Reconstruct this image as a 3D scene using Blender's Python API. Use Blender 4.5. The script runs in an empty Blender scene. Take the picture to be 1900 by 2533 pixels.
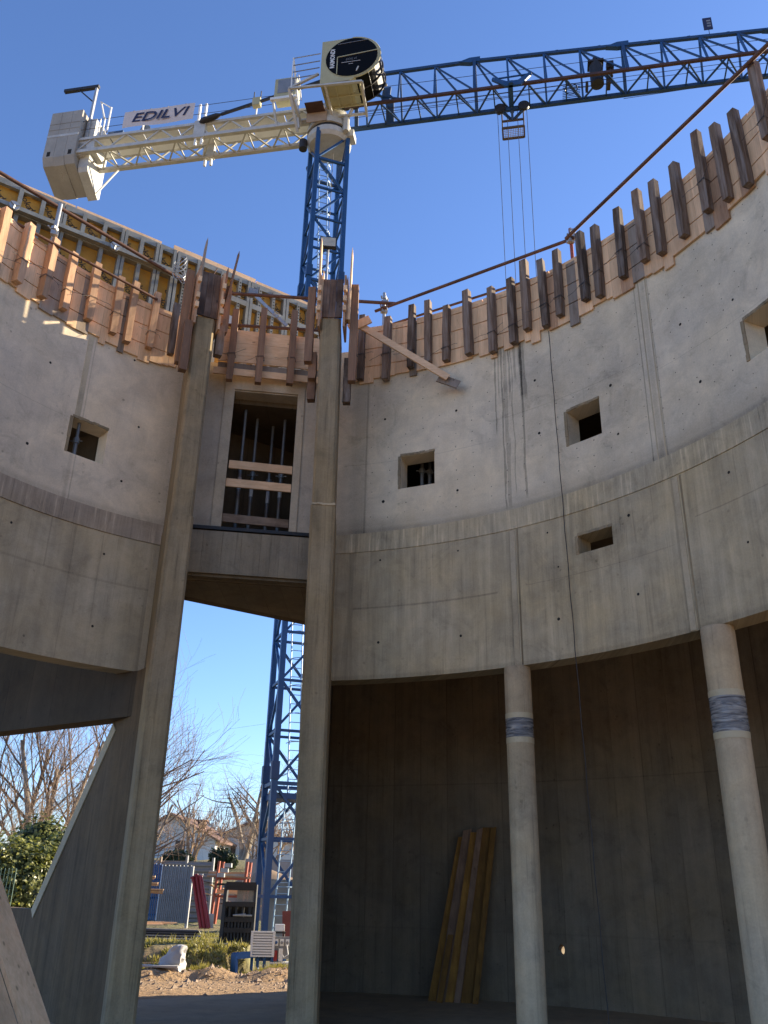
import bpy, math, random
from math import sin, cos, tan, radians, degrees, pi, atan2, sqrt, hypot
from mathutils import Vector, Matrix, noise as mnoise

random.seed(11)
S = bpy.context.scene
COL = S.collection
CZ = 1.6                                     # eye height above the slab

# ------------------------------------------------------------------ camera
cam_d = bpy.data.cameras.new('camera'); cam = bpy.data.objects.new('camera', cam_d); COL.objects.link(cam)
PITCH, ROLL = radians(23.6), radians(1.24)
fwd = Vector((0, cos(PITCH), sin(PITCH))); up0 = Vector((0, -sin(PITCH), cos(PITCH))); rt0 = Vector((1, 0, 0))
upv = cos(ROLL)*up0 - sin(ROLL)*rt0; rtv = cos(ROLL)*rt0 + sin(ROLL)*up0
M = Matrix((rtv, upv, -fwd)).transposed().to_4x4(); M.translation = (0, 0, CZ)
cam.matrix_world = M
cam_d.sensor_fit = 'VERTICAL'; cam_d.sensor_height = 36; cam_d.lens = 2135/2533*36
cam_d.clip_start = 0.05; cam_d.clip_end = 4000
S.camera = cam

# ------------------------------------------------------------------ light
SUN_AZ, SUN_EL = 60.0, 19.0                  # azimuth clockwise from +y
w = bpy.data.worlds.new('World'); S.world = w; w.use_nodes = True
nt = w.node_tree; nt.nodes.clear()
sky = nt.nodes.new('ShaderNodeTexSky'); sky.sky_type = 'NISHITA'; sky.sun_disc = False
sky.sun_elevation = radians(SUN_EL); sky.sun_rotation = radians(SUN_AZ)
sky.altitude = 300; sky.air_density = 1.0; sky.dust_density = 0.3; sky.ozone_density = 4.0
bg = nt.nodes.new('ShaderNodeBackground'); bg.inputs['Strength'].default_value = 0.09
out = nt.nodes.new('ShaderNodeOutputWorld')
tint = nt.nodes.new('ShaderNodeMix'); tint.data_type = 'RGBA'; tint.blend_type = 'MULTIPLY'; tint.inputs[0].default_value = 1.0
tint.inputs[7].default_value = (1.0, 1.02, 1.20, 1)          # clear winter sky, a little bluer than the model's
nt.links.new(sky.outputs[0], tint.inputs[6]); nt.links.new(tint.outputs[2], bg.inputs[0]); nt.links.new(bg.outputs[0], out.inputs[0])
sd = bpy.data.lights.new('sun', 'SUN'); sd.energy = 5.0; sd.angle = radians(0.5); sd.color = (1.0, 0.85, 0.62)
so = bpy.data.objects.new('sun', sd); COL.objects.link(so)
sv = Vector((sin(radians(SUN_AZ))*cos(radians(SUN_EL)), cos(radians(SUN_AZ))*cos(radians(SUN_EL)), sin(radians(SUN_EL))))
so.rotation_euler = sv.to_track_quat('Z', 'Y').to_euler(); so.location = (30, 20, 40)
vs = S.view_settings; vs.view_transform = 'Standard'; vs.look = 'None'; vs.gamma = 1; vs.use_curve_mapping = False
vs.exposure = 1.5

# ------------------------------------------------------------------ helpers
ORG = {}
def A(az, d, zr=0.0):
    a = radians(az); return Vector((d*sin(a), d*cos(a), CZ+zr))

def hit(az, C, R):
    a = radians(az); dx, dy = sin(a), cos(a)
    b = dx*C[0]+dy*C[1]; c = C[0]**2+C[1]**2-R*R
    return b+sqrt(b*b-c)

def tag(o, label=None, cat=None, group=None, kind=None):
    if label: o['label'] = label
    if cat: o['category'] = cat
    if group: o['group'] = group
    if kind: o['kind'] = kind
    return o

def thing(name, loc, label, cat, group=None):
    o = bpy.data.objects.new(name, None); COL.objects.link(o)
    o.location = loc; o.empty_display_size = 0.2; ORG[o.name] = Vector(loc)
    return tag(o, label, cat, group)

class B:
    """collects geometry in world coordinates and links it as one mesh object"""
    def __init__(s): s.v = []; s.f = []; s.mi = []; s.m = 0
    def add(s, vs, fs):
        k = len(s.v); s.v += [Vector(p) for p in vs]
        for f in fs: s.f.append([i+k for i in f]); s.mi.append(s.m)
        return s
    def box(s, c, size, rz=0.0, M=None):
        x, y, z = size[0]/2, size[1]/2, size[2]/2
        P = [Vector((sx*x, sy*y, sz*z)) for sz in (-1, 1) for sx, sy in ((-1, -1), (1, -1), (1, 1), (-1, 1))]
        T = M if M else Matrix.Translation(Vector(c)) @ Matrix.Rotation(rz, 4, 'Z')
        return s.add([T @ p for p in P], [(3, 2, 1, 0), (4, 5, 6, 7), (0, 1, 5, 4), (1, 2, 6, 5), (2, 3, 7, 6), (3, 0, 4, 7)])
    def bar(s, p, q, w, h=None, up=(0, 0, 1)):
        p, q = Vector(p), Vector(q); d = q-p
        return s.box(None, (w, h or w, 1), M=barM(p, q, up) )
    def tube(s, pts, rad, n=8, caps=True):
        pts = [Vector(p) for p in pts]
        if not hasattr(rad, '__len__'): rad = [rad]*len(pts)
        ring = []; prev = None
        for i, p in enumerate(pts):
            t = (pts[min(i+1, len(pts)-1)]-pts[max(i-1, 0)]).normalized()
            if prev is None:
                u = t.orthogonal().normalized()
            else:
                u = (prev-t*prev.dot(t))
                u = u.normalized() if u.length > 1e-6 else t.orthogonal().normalized()
            prev = u; v = t.cross(u)
            ring += [p+rad[i]*(cos(2*pi*k/n)*u+sin(2*pi*k/n)*v) for k in range(n)]
        fs = []
        for i in range(len(pts)-1):
            for k in range(n):
                a = i*n+k; b = i*n+(k+1) % n
                fs.append((a, b, b+n, a+n))
        if caps and n > 2:
            fs.append(tuple(range(n-1, -1, -1))); L = (len(pts)-1)*n; fs.append(tuple(L+k for k in range(n)))
        return s.add(ring, fs)
    def prism(s, poly, z0, z1):
        n = len(poly)
        V = [Vector((p[0], p[1], z0)) for p in poly]+[Vector((p[0], p[1], z1)) for p in poly]
        ar = sum(poly[i][0]*poly[(i+1) % n][1]-poly[(i+1) % n][0]*poly[i][1] for i in range(n))
        f = [tuple(range(n-1, -1, -1)), tuple(range(n, 2*n))]+[(i, (i+1) % n, n+(i+1) % n, n+i) for i in range(n)]
        if ar < 0: f = [tuple(reversed(q)) for q in f]
        return s.add(V, f)
    def ext(s, poly, vec):
        """extrude a planar polygon of 3-D points along vec"""
        n = len(poly); vec = Vector(vec); P = [Vector(p) for p in poly]
        return s.add(P+[p+vec for p in P], [tuple(range(n-1, -1, -1)), tuple(range(n, 2*n))]+[(i, (i+1) % n, n+(i+1) % n, n+i) for i in range(n)])
    def mesh(s, name, off=Vector((0, 0, 0)), mats=(), smooth=None):
        me = bpy.data.meshes.new(name); me.from_pydata([tuple(p-off) for p in s.v], [], s.f)
        for m in mats: me.materials.append(m)
        if len(mats) > 1: me.polygons.foreach_set('material_index', s.mi)
        if smooth is not None:
            me.polygons.foreach_set('use_smooth', [True]*len(me.polygons)); me.set_sharp_from_angle(angle=radians(smooth))
        me.update(); return me
    def build(s, name, mats, parent=None, loc=None, smooth=None, label=None, cat=None, group=None, kind=None, bevel=0.0):
        if not isinstance(mats, (list, tuple)): mats = [mats]
        off = ORG[parent.name] if parent else Vector(loc if loc is not None else (0, 0, 0))
        o = bpy.data.objects.new(name, s.mesh(name, off, mats, smooth)); COL.objects.link(o)
        if parent: o.parent = parent
        else: o.location = off
        ORG[o.name] = off
        if bevel:
            m = o.modifiers.new('bevel', 'BEVEL'); m.width = bevel; m.segments = 2; m.limit_method = 'ANGLE'
        return tag(o, label, cat, group, kind)

def barM(p, q, up=(0, 0, 1)):
    p, q = Vector(p), Vector(q); d = q-p; L = d.length; z = d/L; up = Vector(up)
    if abs(z.dot(up)) > 0.98: up = Vector((0.3, 1, 0))
    x = up.cross(z).normalized(); y = z.cross(x)
    R = Matrix((x, y, z*L)).transposed().to_4x4(); R.translation = (p+q)/2
    return R

def inst(name, me, parent, M, **k):
    o = bpy.data.objects.new(name, me); COL.objects.link(o)
    if parent:
        o.parent = parent; M = Matrix.Translation(-ORG[parent.name]) @ M
    o.matrix_local = M
    return tag(o, **k)

UNIT = {}
def unitbar(mat, round_=False):
    key = (mat.name, round_)
    if key not in UNIT:
        b = B()
        if round_: b.tube([(0, 0, -.5), (0, 0, .5)], 0.5, 8)
        else: b.box((0, 0, 0), (1, 1, 1))
        UNIT[key] = b.mesh('bar', mats=[mat], smooth=40 if round_ else None)
    return UNIT[key]

def pbar(name, p, q, w, mat, parent, h=None, up=(0, 0, 1), rnd=False, **k):
    M = barM(p, q, up) @ Matrix.Diagonal((w, h or w, 1, 1))
    return inst(name, unitbar(mat, rnd), parent, M, **k)

def pbox(name, c, size, mat, parent, rz=0.0, **k):
    M = Matrix.Translation(Vector(c)) @ Matrix.Rotation(rz, 4, 'Z') @ Matrix.Diagonal((*size, 1))
    return inst(name, unitbar(mat), parent, M, **k)

# ------------------------------------------------------------------ materials
class G:
    def __init__(s, name):
        s.m = bpy.data.materials.new(name); s.m.use_nodes = True; s.t = s.m.node_tree; s.t.nodes.clear()
        s.o = s.t.nodes.new('ShaderNodeOutputMaterial'); s.b = s.t.nodes.new('ShaderNodeBsdfPrincipled')
        s.t.links.new(s.b.outputs[0], s.o.inputs[0])
    def put(s, sock, v):
        if isinstance(v, bpy.types.NodeSocket): s.t.links.new(v, sock)
        elif v is not None:
            if sock.type == 'RGBA' and len(v) == 3: v = (*v, 1)
            sock.default_value = v
    def n(s, typ, ins=None, **pr):
        nd = s.t.nodes.new('ShaderNode'+typ)
        for k, v in pr.items(): setattr(nd, k, v)
        for k, v in (ins or {}).items(): s.put(nd.inputs[k], v)
        return nd
    def math(s, op, a, b=0.0, c=None, clamp=False):
        d = {0: a, 1: b}
        if c is not None: d[2] = c
        return s.n('Math', d, operation=op, use_clamp=clamp).outputs[0]
    def mix(s, f, a, b, blend='MIX'):
        return s.n('Mix', {0: f, 6: a, 7: b}, data_type='RGBA', blend_type=blend).outputs[2]
    def vmul(s, v, k): return s.n('VectorMath', {0: v, 1: k}, operation='MULTIPLY').outputs[0]
    def vadd(s, v, k): return s.n('VectorMath', {0: v, 1: k}, operation='ADD').outputs[0]
    def noise(s, v, sc, det=3.0, ro=0.55, dist=0.0):
        return s.n('TexNoise', {'Vector': v, 'Scale': sc, 'Detail': det, 'Roughness': ro, 'Distortion': dist}).outputs['Fac']
    def voro(s, v, sc, out='Distance', rnd=1.0):
        return s.n('TexVoronoi', {'Vector': v, 'Scale': sc, 'Randomness': rnd}).outputs[out]
    def rng(s, v, a, b, c=0.0, d=1.0): return s.n('MapRange', {0: v, 1: a, 2: b, 3: c, 4: d}).outputs[0]
    def obj(s): return s.n('TexCoord').outputs['Object']
    def uv(s): return s.n('TexCoord').outputs['UV']
    def geo(s): return s.n('NewGeometry').outputs['Position']
    def rand(s): return s.n('ObjectInfo').outputs['Random']
    def scale(s, col, f): return s.mix(1.0, col, s.n('CombineColor', {0: f, 1: f, 2: f}).outputs[0], 'MULTIPLY')
    def done(s, col, rough=0.85, bump=None, strength=0.3, dist=0.01, metal=0.0, spec=0.4):
        s.put(s.b.inputs['Base Color'], col); s.put(s.b.inputs['Roughness'], rough); s.put(s.b.inputs['Metallic'], metal)
        s.b.inputs['Specular IOR Level'].default_value = spec
        if bump is not None:
            bn = s.n('Bump', {'Height': bump, 'Strength': strength, 'Distance': dist}); s.t.links.new(bn.outputs[0], s.b.inputs['Normal'])
        return s.m

def plain(name, col, rough=0.6, metal=0.0, spec=0.4, var=0.25, dirt=(0.10, 0.08, 0.06), dirtamt=0.35, sc=2.5):
    g = G(name); p = g.geo()
    a = g.noise(p, sc, 5, 0.65); f = g.noise(p, sc*12, 3)
    c = g.scale(col, g.rng(a, 0.3, 0.7, 1-var, 1+var))
    c = g.mix(g.math('MULTIPLY', g.rng(f, 0.5, 0.75), g.rng(a, 0.4, 0.65, 0, dirtamt)), c, dirt)
    return g.done(c, rough, f, 0.08, 0.004, metal, spec)

def concrete(name, base, uv=False, board=0.0, lines=(), drips=(), dark=0.0, warm=0.5, pits=1.0, flow=1.0, sf=1.0, white=0.0):
    """cast concrete: clouds, flow streaks, pores; lines = ('u'|'v', pos, width, strength, lo, hi)"""
    g = G(name); p = g.uv() if uv else g.obj()
    if uv: sp = g.n('SeparateXYZ', {0: p}); U, V = sp.outputs[0], sp.outputs[1]; st = (1, 1, 1); stv = (6*sf, 0.30*sf, 1)
    else: stv = (6*sf, 6*sf, 0.30*sf)
    big = g.noise(p, 0.45, 5, 0.6, 0.4); med = g.noise(p, 2.2, 6, 0.68, 0.5); fine = g.noise(p, 45, 4, 0.7)
    stk = g.noise(g.vmul(p, stv), 1.0, 5, 0.7, 0.2); stk2 = g.noise(g.vmul(p, (stv[0]*3.2, stv[1]*3.2 if not uv else stv[1]*1.5, stv[2]*1.6)), 1.0, 4, 0.75)
    k = g.math('ADD', g.rng(big, 0.3, 0.7, -0.17, 0.15), g.rng(med, 0.28, 0.72, -0.20, 0.17))
    k = g.math('ADD', k, g.rng(stk, 0.3, 0.7, -0.10*flow, 0.10*flow))
    k = g.math('ADD', k, g.rng(stk2, 0.57, 0.67, 0.0, -0.13*flow))
    if white: k = g.math('ADD', k, g.rng(stk, 0.55, 0.72, 0.0, white))
    k = g.math('ADD', k, g.rng(fine, 0.25, 0.75, -0.10, 0.10))
    k = g.math('ADD', k, 1.0-dark)
    hgt = g.math('ADD', g.math('MULTIPLY', fine, 0.4), med)
    # pores
    pd = g.voro(p, 26); pn = g.noise(p, 5.5, 2)
    pit = g.math('MULTIPLY', g.rng(pd, 0.10, 0.05), g.rng(pn, 0.55, 0.62))
    k = g.math('SUBTRACT', k, g.math('MULTIPLY', pit, 0.35*pits))
    hgt = g.math('SUBTRACT', hgt, g.math('MULTIPLY', pit, 0.6))
    if board:
        # imprint of vertical shutter boards
        ws = g.n('TexWave', {'Vector': p, 'Scale': 1.0, 'Distortion': 0.0}, wave_type='BANDS', bands_direction='X') if False else None
        ax = U if uv else g.n('SeparateXYZ', {0: p}).outputs[0]
        fr = g.math('FRACT', g.math('DIVIDE', ax, board)); idx = g.math('FLOOR', g.math('DIVIDE', ax, board))
        wn = g.n('TexWhiteNoise', {1: idx}, noise_dimensions='1D').outputs[0]
        k = g.math('ADD', k, g.rng(wn, 0, 1, -0.10, 0.10))
        ed = g.math('LESS_THAN', fr, 0.035)
        k = g.math('SUBTRACT', k, g.math('MULTIPLY', ed, g.rng(med, 0.4, 0.6, 0.05, 0.35)))
    if uv:
        wob = g.math('MULTIPLY', g.math('SUBTRACT', g.noise(p, 1.7, 4, 0.7), 0.5), 0.09)
        wob2 = g.math('MULTIPLY', g.math('SUBTRACT', g.noise(g.vmul(p, (5, 1.4, 1)), 1.0, 3), 0.5), 0.10)
        for ax, pos, wd, stg, lo, hi in lines:
            x, y = (U, V) if ax == 'u' else (V, U)
            dd = g.math('ABSOLUTE', g.math('SUBTRACT', g.math('ADD', x, g.math('MULTIPLY', wob, 0.25)), pos))
            m = g.rng(dd, wd, wd*0.4)
            m = g.math('MULTIPLY', m, g.math('MULTIPLY', g.math('GREATER_THAN', y, lo), g.math('LESS_THAN', y, hi)))
            m = g.math('MULTIPLY', m, g.rng(med, 0.35, 0.6, 0.45, 1.0))
            k = g.math('SUBTRACT', k, g.math('MULTIPLY', m, stg))
        for pos, wd, lo, stg in drips:
            dd = g.math('ABSOLUTE', g.math('SUBTRACT', g.math('ADD', U, g.math('MULTIPLY', wob2, 0.8)), pos))
            ww = g.math('MULTIPLY', g.rng(stk2, 0.35, 0.65, 0.6, 1.8), wd)
            m = g.math('LESS_THAN', dd, ww)
            m = g.math('MULTIPLY', m, g.rng(g.math('ADD', V, wob), lo, lo+0.12))
            k = g.math('SUBTRACT', k, g.math('MULTIPLY', m, stg))
    sm = g.noise(p, 1.25, 7, 0.72, 1.8)
    k = g.math('SUBTRACT', k, g.math('MULTIPLY', g.rng(sm, 0.55, 0.64), 0.13))
    pk = g.voro(g.vadd(g.vmul(p, (1, 1, .8)), (7.3, 2.1, 4.4)), 8.5); pm = g.noise(p, 3.1, 3, 0.6)
    k = g.math('SUBTRACT', k, g.math('MULTIPLY', g.math('MULTIPLY', g.rng(pk, 0.20, 0.10), g.rng(pm, 0.57, 0.61)), 0.30*pits))
    br = g.noise(p, 1.1, 4, 0.6)
    c = g.mix(g.rng(br, 0.35, 0.7, 0, warm), base, (base[0]*0.98, base[1]*0.90, base[2]*0.74))
    k = g.math('MAXIMUM', k, 0.12)
    return g.done(g.scale(c, k), 0.88, hgt, 0.35, 0.006, 0, 0.3)

def wood(name, col, dark, ax=2, tone=0.22, rough=0.75, knots=True, grey=0.0):
    g = G(name); p = g.obj(); r = g.rand()
    off = g.n('CombineXYZ', {0: g.math('MULTIPLY', r, 37.0), 1: g.math('MULTIPLY', r, 91.0), 2: g.math('MULTIPLY', r, 53.0)}).outputs[0]
    st = [26, 26, 26]; st[ax] = 1.3
    q = g.vadd(p, off)
    gr = g.noise(g.vmul(q, tuple(st)), 1.0, 5, 0.65, 0.6); lo = g.noise(q, 2.2, 4, 0.6)
    c = g.mix(g.rng(gr, 0.35, 0.72), col, dark)
    c = g.scale(c, g.rng(lo, 0.3, 0.7, 1-tone, 1+tone))
    c = g.scale(c, g.rng(r, 0, 1, 1-tone, 1+tone))
    if grey: c = g.mix(g.rng(lo, 0.45, 0.7, 0, grey), c, (0.22, 0.20, 0.18))
    if knots:
        kst = [7, 7, 7]; kst[ax] = 3.5
        kd = g.voro(g.vmul(q, tuple(kst)), 1.0)
        c = g.mix(g.rng(kd, 0.13, 0.06, 0, 0.7), c, (dark[0]*0.4, dark[1]*0.35, dark[2]*0.3))
    return g.done(c, rough, gr, 0.25, 0.003, 0, 0.3)

MT = {}
MT['floor'] = concrete('floor_concrete', (0.40, 0.285, 0.17), warm=0.7, flow=0)
MT['conc'] = concrete('cast_concrete', (0.47, 0.395, 0.275), warm=0.7)
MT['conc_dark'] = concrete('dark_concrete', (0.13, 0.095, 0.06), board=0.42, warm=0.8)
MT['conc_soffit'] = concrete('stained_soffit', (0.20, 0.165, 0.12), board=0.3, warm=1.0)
MT['col'] = concrete('column_concrete', (0.44, 0.35, 0.235), warm=0.8, pits=0.6, flow=1.6)
MT['pine'] = wood('new_pine', (0.78, 0.52, 0.305), (0.65, 0.40, 0.215), tone=0.16)
MT['pine_x'] = wood('new_pine_lying', (0.78, 0.52, 0.305), (0.65, 0.40, 0.215), ax=0, tone=0.14)
MT['pine_grey'] = wood('weathered_board', (0.30, 0.235, 0.175), (0.22, 0.165, 0.12), tone=0.25, grey=0.5)
MT['post'] = wood('old_timber', (0.195, 0.130, 0.085), (0.085, 0.055, 0.038), tone=0.45, rough=0.85, grey=0.6)
MT['post_x'] = wood('old_timber_lying', (0.20, 0.135, 0.085), (0.09, 0.058, 0.038), ax=0, tone=0.35, grey=0.3)
MT['post_new'] = wood('timber_post', (0.50, 0.305, 0.175), (0.36, 0.20, 0.11), tone=0.22)
MT['redwood'] = wood('brown_timber', (0.25, 0.145, 0.085), (0.15, 0.082, 0.048), tone=0.22)
MT['ply_dark'] = wood('stained_panel', (0.15, 0.085, 0.05), (0.05, 0.03, 0.022), tone=0.5, grey=0.3)
MT['yellow_ply'] = wood('yellow_formwork_board', (0.29, 0.135, 0.022), (0.18, 0.075, 0.012), tone=0.3)
MT['doka'] = plain('yellow_panel', (0.47, 0.24, 0.03), 0.6, var=0.28, sc=1.5)
MT['ink'] = plain('black_print', (0.05, 0.035, 0.02), 0.7)
MT['frame'] = plain('galvanised_frame', (0.26, 0.25, 0.21), 0.55, 0.25, var=0.3, sc=4)
MT['galv'] = plain('galvanised_tube', (0.38, 0.38, 0.37), 0.4, 0.5, var=0.2)
MT['rust'] = plain('rusty_tube', (0.13, 0.065, 0.042), 0.7, 0.2, var=0.4, sc=5)
MT['wire'] = plain('dark_wire', (0.03, 0.026, 0.024), 0.6)
MT['hole'] = plain('dark_hole', (0.02, 0.018, 0.016), 0.95, dirtamt=0)
MT['blue'] = plain('crane_blue', (0.014, 0.064, 0.168), 0.42, var=0.2, dirt=(0.10, 0.055, 0.035), dirtamt=0.55)
MT['blue_dark'] = plain('jib_blue', (0.016, 0.052, 0.128), 0.45, var=0.2, dirt=(0.09, 0.05, 0.035), dirtamt=0.5)
MT['chord'] = plain('rusty_chord', (0.062, 0.030, 0.024), 0.6, var=0.3)
MT['cream'] = plain('cream_paint', (0.46, 0.455, 0.415), 0.5, var=0.2, dirtamt=0.35)
MT['white'] = plain('white_paint', (0.72, 0.72, 0.68), 0.5, var=0.08, dirtamt=0.3)
MT['olive'] = plain('cab_paint', (0.40, 0.37, 0.21), 0.5, var=0.1, dirtamt=0.3)
MT['black'] = plain('black_steel', (0.022, 0.02, 0.02), 0.55, var=0.3)
MT['red'] = plain('red_paint', (0.30, 0.025, 0.028), 0.45, var=0.25)
MT['orange'] = plain('orange_paint', (0.34, 0.075, 0.035), 0.5, var=0.25)
MT['navy'] = plain('navy_print', (0.02, 0.026, 0.07), 0.7, dirtamt=0)
MT['cwt'] = plain('ballast_concrete', (0.33, 0.31, 0.27), 0.9, var=0.15, sc=1.2)
MT['cwt_dark'] = plain('ballast_dark', (0.26, 0.23, 0.18), 0.9, var=0.2, sc=1.2)
MT['sheet'] = plain('grey_sheet', (0.24, 0.245, 0.25), 0.5, 0.3, var=0.15)
MT['bluepaint'] = plain('bright_blue', (0.012, 0.085, 0.26), 0.45, var=0.2)
MT['plaster'] = plain('white_plaster', (0.62, 0.59, 0.54), 0.9, var=0.08, dirtamt=0.15, sc=0.4)
MT['tile'] = plain('roof_tile', (0.15, 0.085, 0.065), 0.85, var=0.25, sc=1.0)
MT['shutter'] = plain('window_shutter', (0.10, 0.06, 0.04), 0.7)
MT['plastic'] = plain('grey_plastic', (0.46, 0.45, 0.43), 0.45, var=0.15, dirtamt=0.2)
MT['masonry'] = plain('stone', (0.36, 0.27, 0.19), 0.95, var=0.35)
MT['tape'] = plain('cream_tape', (0.46, 0.38, 0.24), 0.5, var=0.12)

def glass_mat():
    g = G('dark_glass'); p = g.geo()
    return g.done((0.006, 0.006, 0.006), 0.22, None, 0, 0, 0, 0.05)
MT['glass'] = glass_mat()
def wrap_mat():
    g = G('blue_film'); p = g.obj()
    q = g.vmul(p, (3, 3, 28)); a = g.noise(q, 1.0, 4, 0.6, 1.5)
    c = g.mix(g.rng(a, 0.35, 0.65), (0.065, 0.066, 0.075), (0.34, 0.325, 0.30))
    return g.done(c, 0.24, a, 0.9, 0.02, 0, 0.45)
MT['film'] = wrap_mat()
def bark_mat(name, a, b):
    g = G(name); p = g.geo()
    n = g.noise(g.vmul(p, (6, 6, 2)), 1.0, 4)
    return g.done(g.mix(g.rng(n, 0.35, 0.65), a, b), 0.9, n, 0.4, 0.02)
MT['bark'] = bark_mat('grey_bark', (0.33, 0.28, 0.22), (0.17, 0.135, 0.105))
MT['twig'] = bark_mat('twigs', (0.24, 0.17, 0.125), (0.15, 0.105, 0.08))
MT['twig_tan'] = bark_mat('tan_twigs', (0.42, 0.29, 0.17), (0.28, 0.18, 0.11))
MT['twig_far'] = bark_mat('far_twigs', (0.30, 0.235, 0.22), (0.24, 0.19, 0.18))
def leaf_mat(name, a, b):
    g = G(name); p = g.geo()
    n = g.voro(p, 9, 'Color'); n2 = g.noise(p, 1.5, 3)
    s = g.n('SeparateColor', {0: n}).outputs[0]
    c = g.mix(g.math('MULTIPLY', s, g.rng(n2, 0.3, 0.7, 0.5, 1.2)), a, b)
    m_ = g.done(c, 0.4, None, 0, 0, 0, 0.5)
    tr = g.n('BsdfTranslucent', {'Color': g.mix(1.0, c, (1.0, 1.0, 0.55), 'MULTIPLY')}); mx = g.n('MixShader', {0: 0.40})
    g.t.links.new(g.b.outputs[0], mx.inputs[1]); g.t.links.new(tr.outputs[0], mx.inputs[2]); g.t.links.new(mx.outputs[0], g.o.inputs[0])
    return m_
MT['leaf'] = leaf_mat('ivy_leaf', (0.05, 0.07, 0.02), (0.42, 0.42, 0.14))  # pale tone stands for sunlit leaves, highlights put into the colour
MT['leaf_dark'] = leaf_mat('hedge_leaf', (0.02, 0.035, 0.015), (0.06, 0.085, 0.03))
MT['leaf_dry'] = leaf_mat('dry_leaf', (0.20, 0.09, 0.035), (0.28, 0.15, 0.06))
MT['grassm'] = leaf_mat('grass_blade', (0.16, 0.16, 0.04), (0.50, 0.42, 0.17))
def soil_mat():
    g = G('soil'); p = g.geo()
    a = g.noise(p, 0.7, 6, 0.65); b = g.noise(p, 9, 5, 0.7); v = g.voro(p, 7)
    c = g.mix(g.rng(a, 0.35, 0.65), (0.40, 0.26, 0.135), (0.30, 0.19, 0.10))
    c = g.mix(g.rng(b, 0.55, 0.75, 0, 0.6), c, (0.15, 0.09, 0.05))
    sp = g.n('SeparateXYZ', {0: p})
    far = g.rng(g.math('ADD', sp.outputs[1], g.math('MULTIPLY', a, 3.0)), 20.8, 22.0)
    c = g.mix(far, c, g.mix(g.rng(a, 0.35, 0.6), (0.13, 0.14, 0.05), (0.20, 0.16, 0.08)))
    return g.done(c, 0.95, g.math('ADD', b, g.math('MULTIPLY', v, -0.5)), 0.9, 0.05)
MT['soil'] = soil_mat()

# text as mesh
TXT = {}
def text_mesh(s, mat, size=1.0, shear=0.0, ext=0.0, offset=0.0):
    key = (s, mat.name, size, shear, offset)
    if key in TXT: return TXT[key]
    cu = bpy.data.curves.new('lettering', 'FONT'); cu.body = s; cu.size = size; cu.shear = shear; cu.extrude = ext
    cu.offset = offset; cu.align_x = 'CENTER'; cu.align_y = 'CENTER'; cu.resolution_u = 3
    o = bpy.data.objects.new('lettering', cu); COL.objects.link(o)
    dg = bpy.context.evaluated_depsgraph_get(); me = bpy.data.meshes.new_from_object(o.evaluated_get(dg))
    bpy.data.objects.remove(o); bpy.data.curves.remove(cu)
    me.materials.clear(); me.materials.append(mat); TXT[key] = me
    return me

def axes(x, y, z, o):
    m = Matrix((Vector(x), Vector(y), Vector(z))).transposed().to_4x4(); m.translation = Vector(o); return m

# ------------------------------------------------------------------ plan of the building
CR, RR = (-2.07, 5.43), 6.474                # right curved wall
CL, RL = (-0.65, 7.20), 5.0                  # left curved wall
H_BOT, H_LED, H_FORM = 2.60, 4.745, 7.45     # heights above the eye
TH = 0.30
def thR(az): d = hit(az, CR, RR); p = A(az, d); return degrees(atan2(p.x-CR[0], p.y-CR[1]))
def thL(az): d = hit(az, CL, RL); p = A(az, d); return degrees(atan2(p.x-CL[0], p.y-CL[1]))
def polar(C, R, th, z): t = radians(th); return Vector((C[0]+R*sin(t), C[1]+R*cos(t), z))
def uR(az): return RR*radians(thR(az))
def uL(az): return RL*radians(thL(az))
def zR(az, te): return te*hit(az, CR, RR)+CZ

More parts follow.
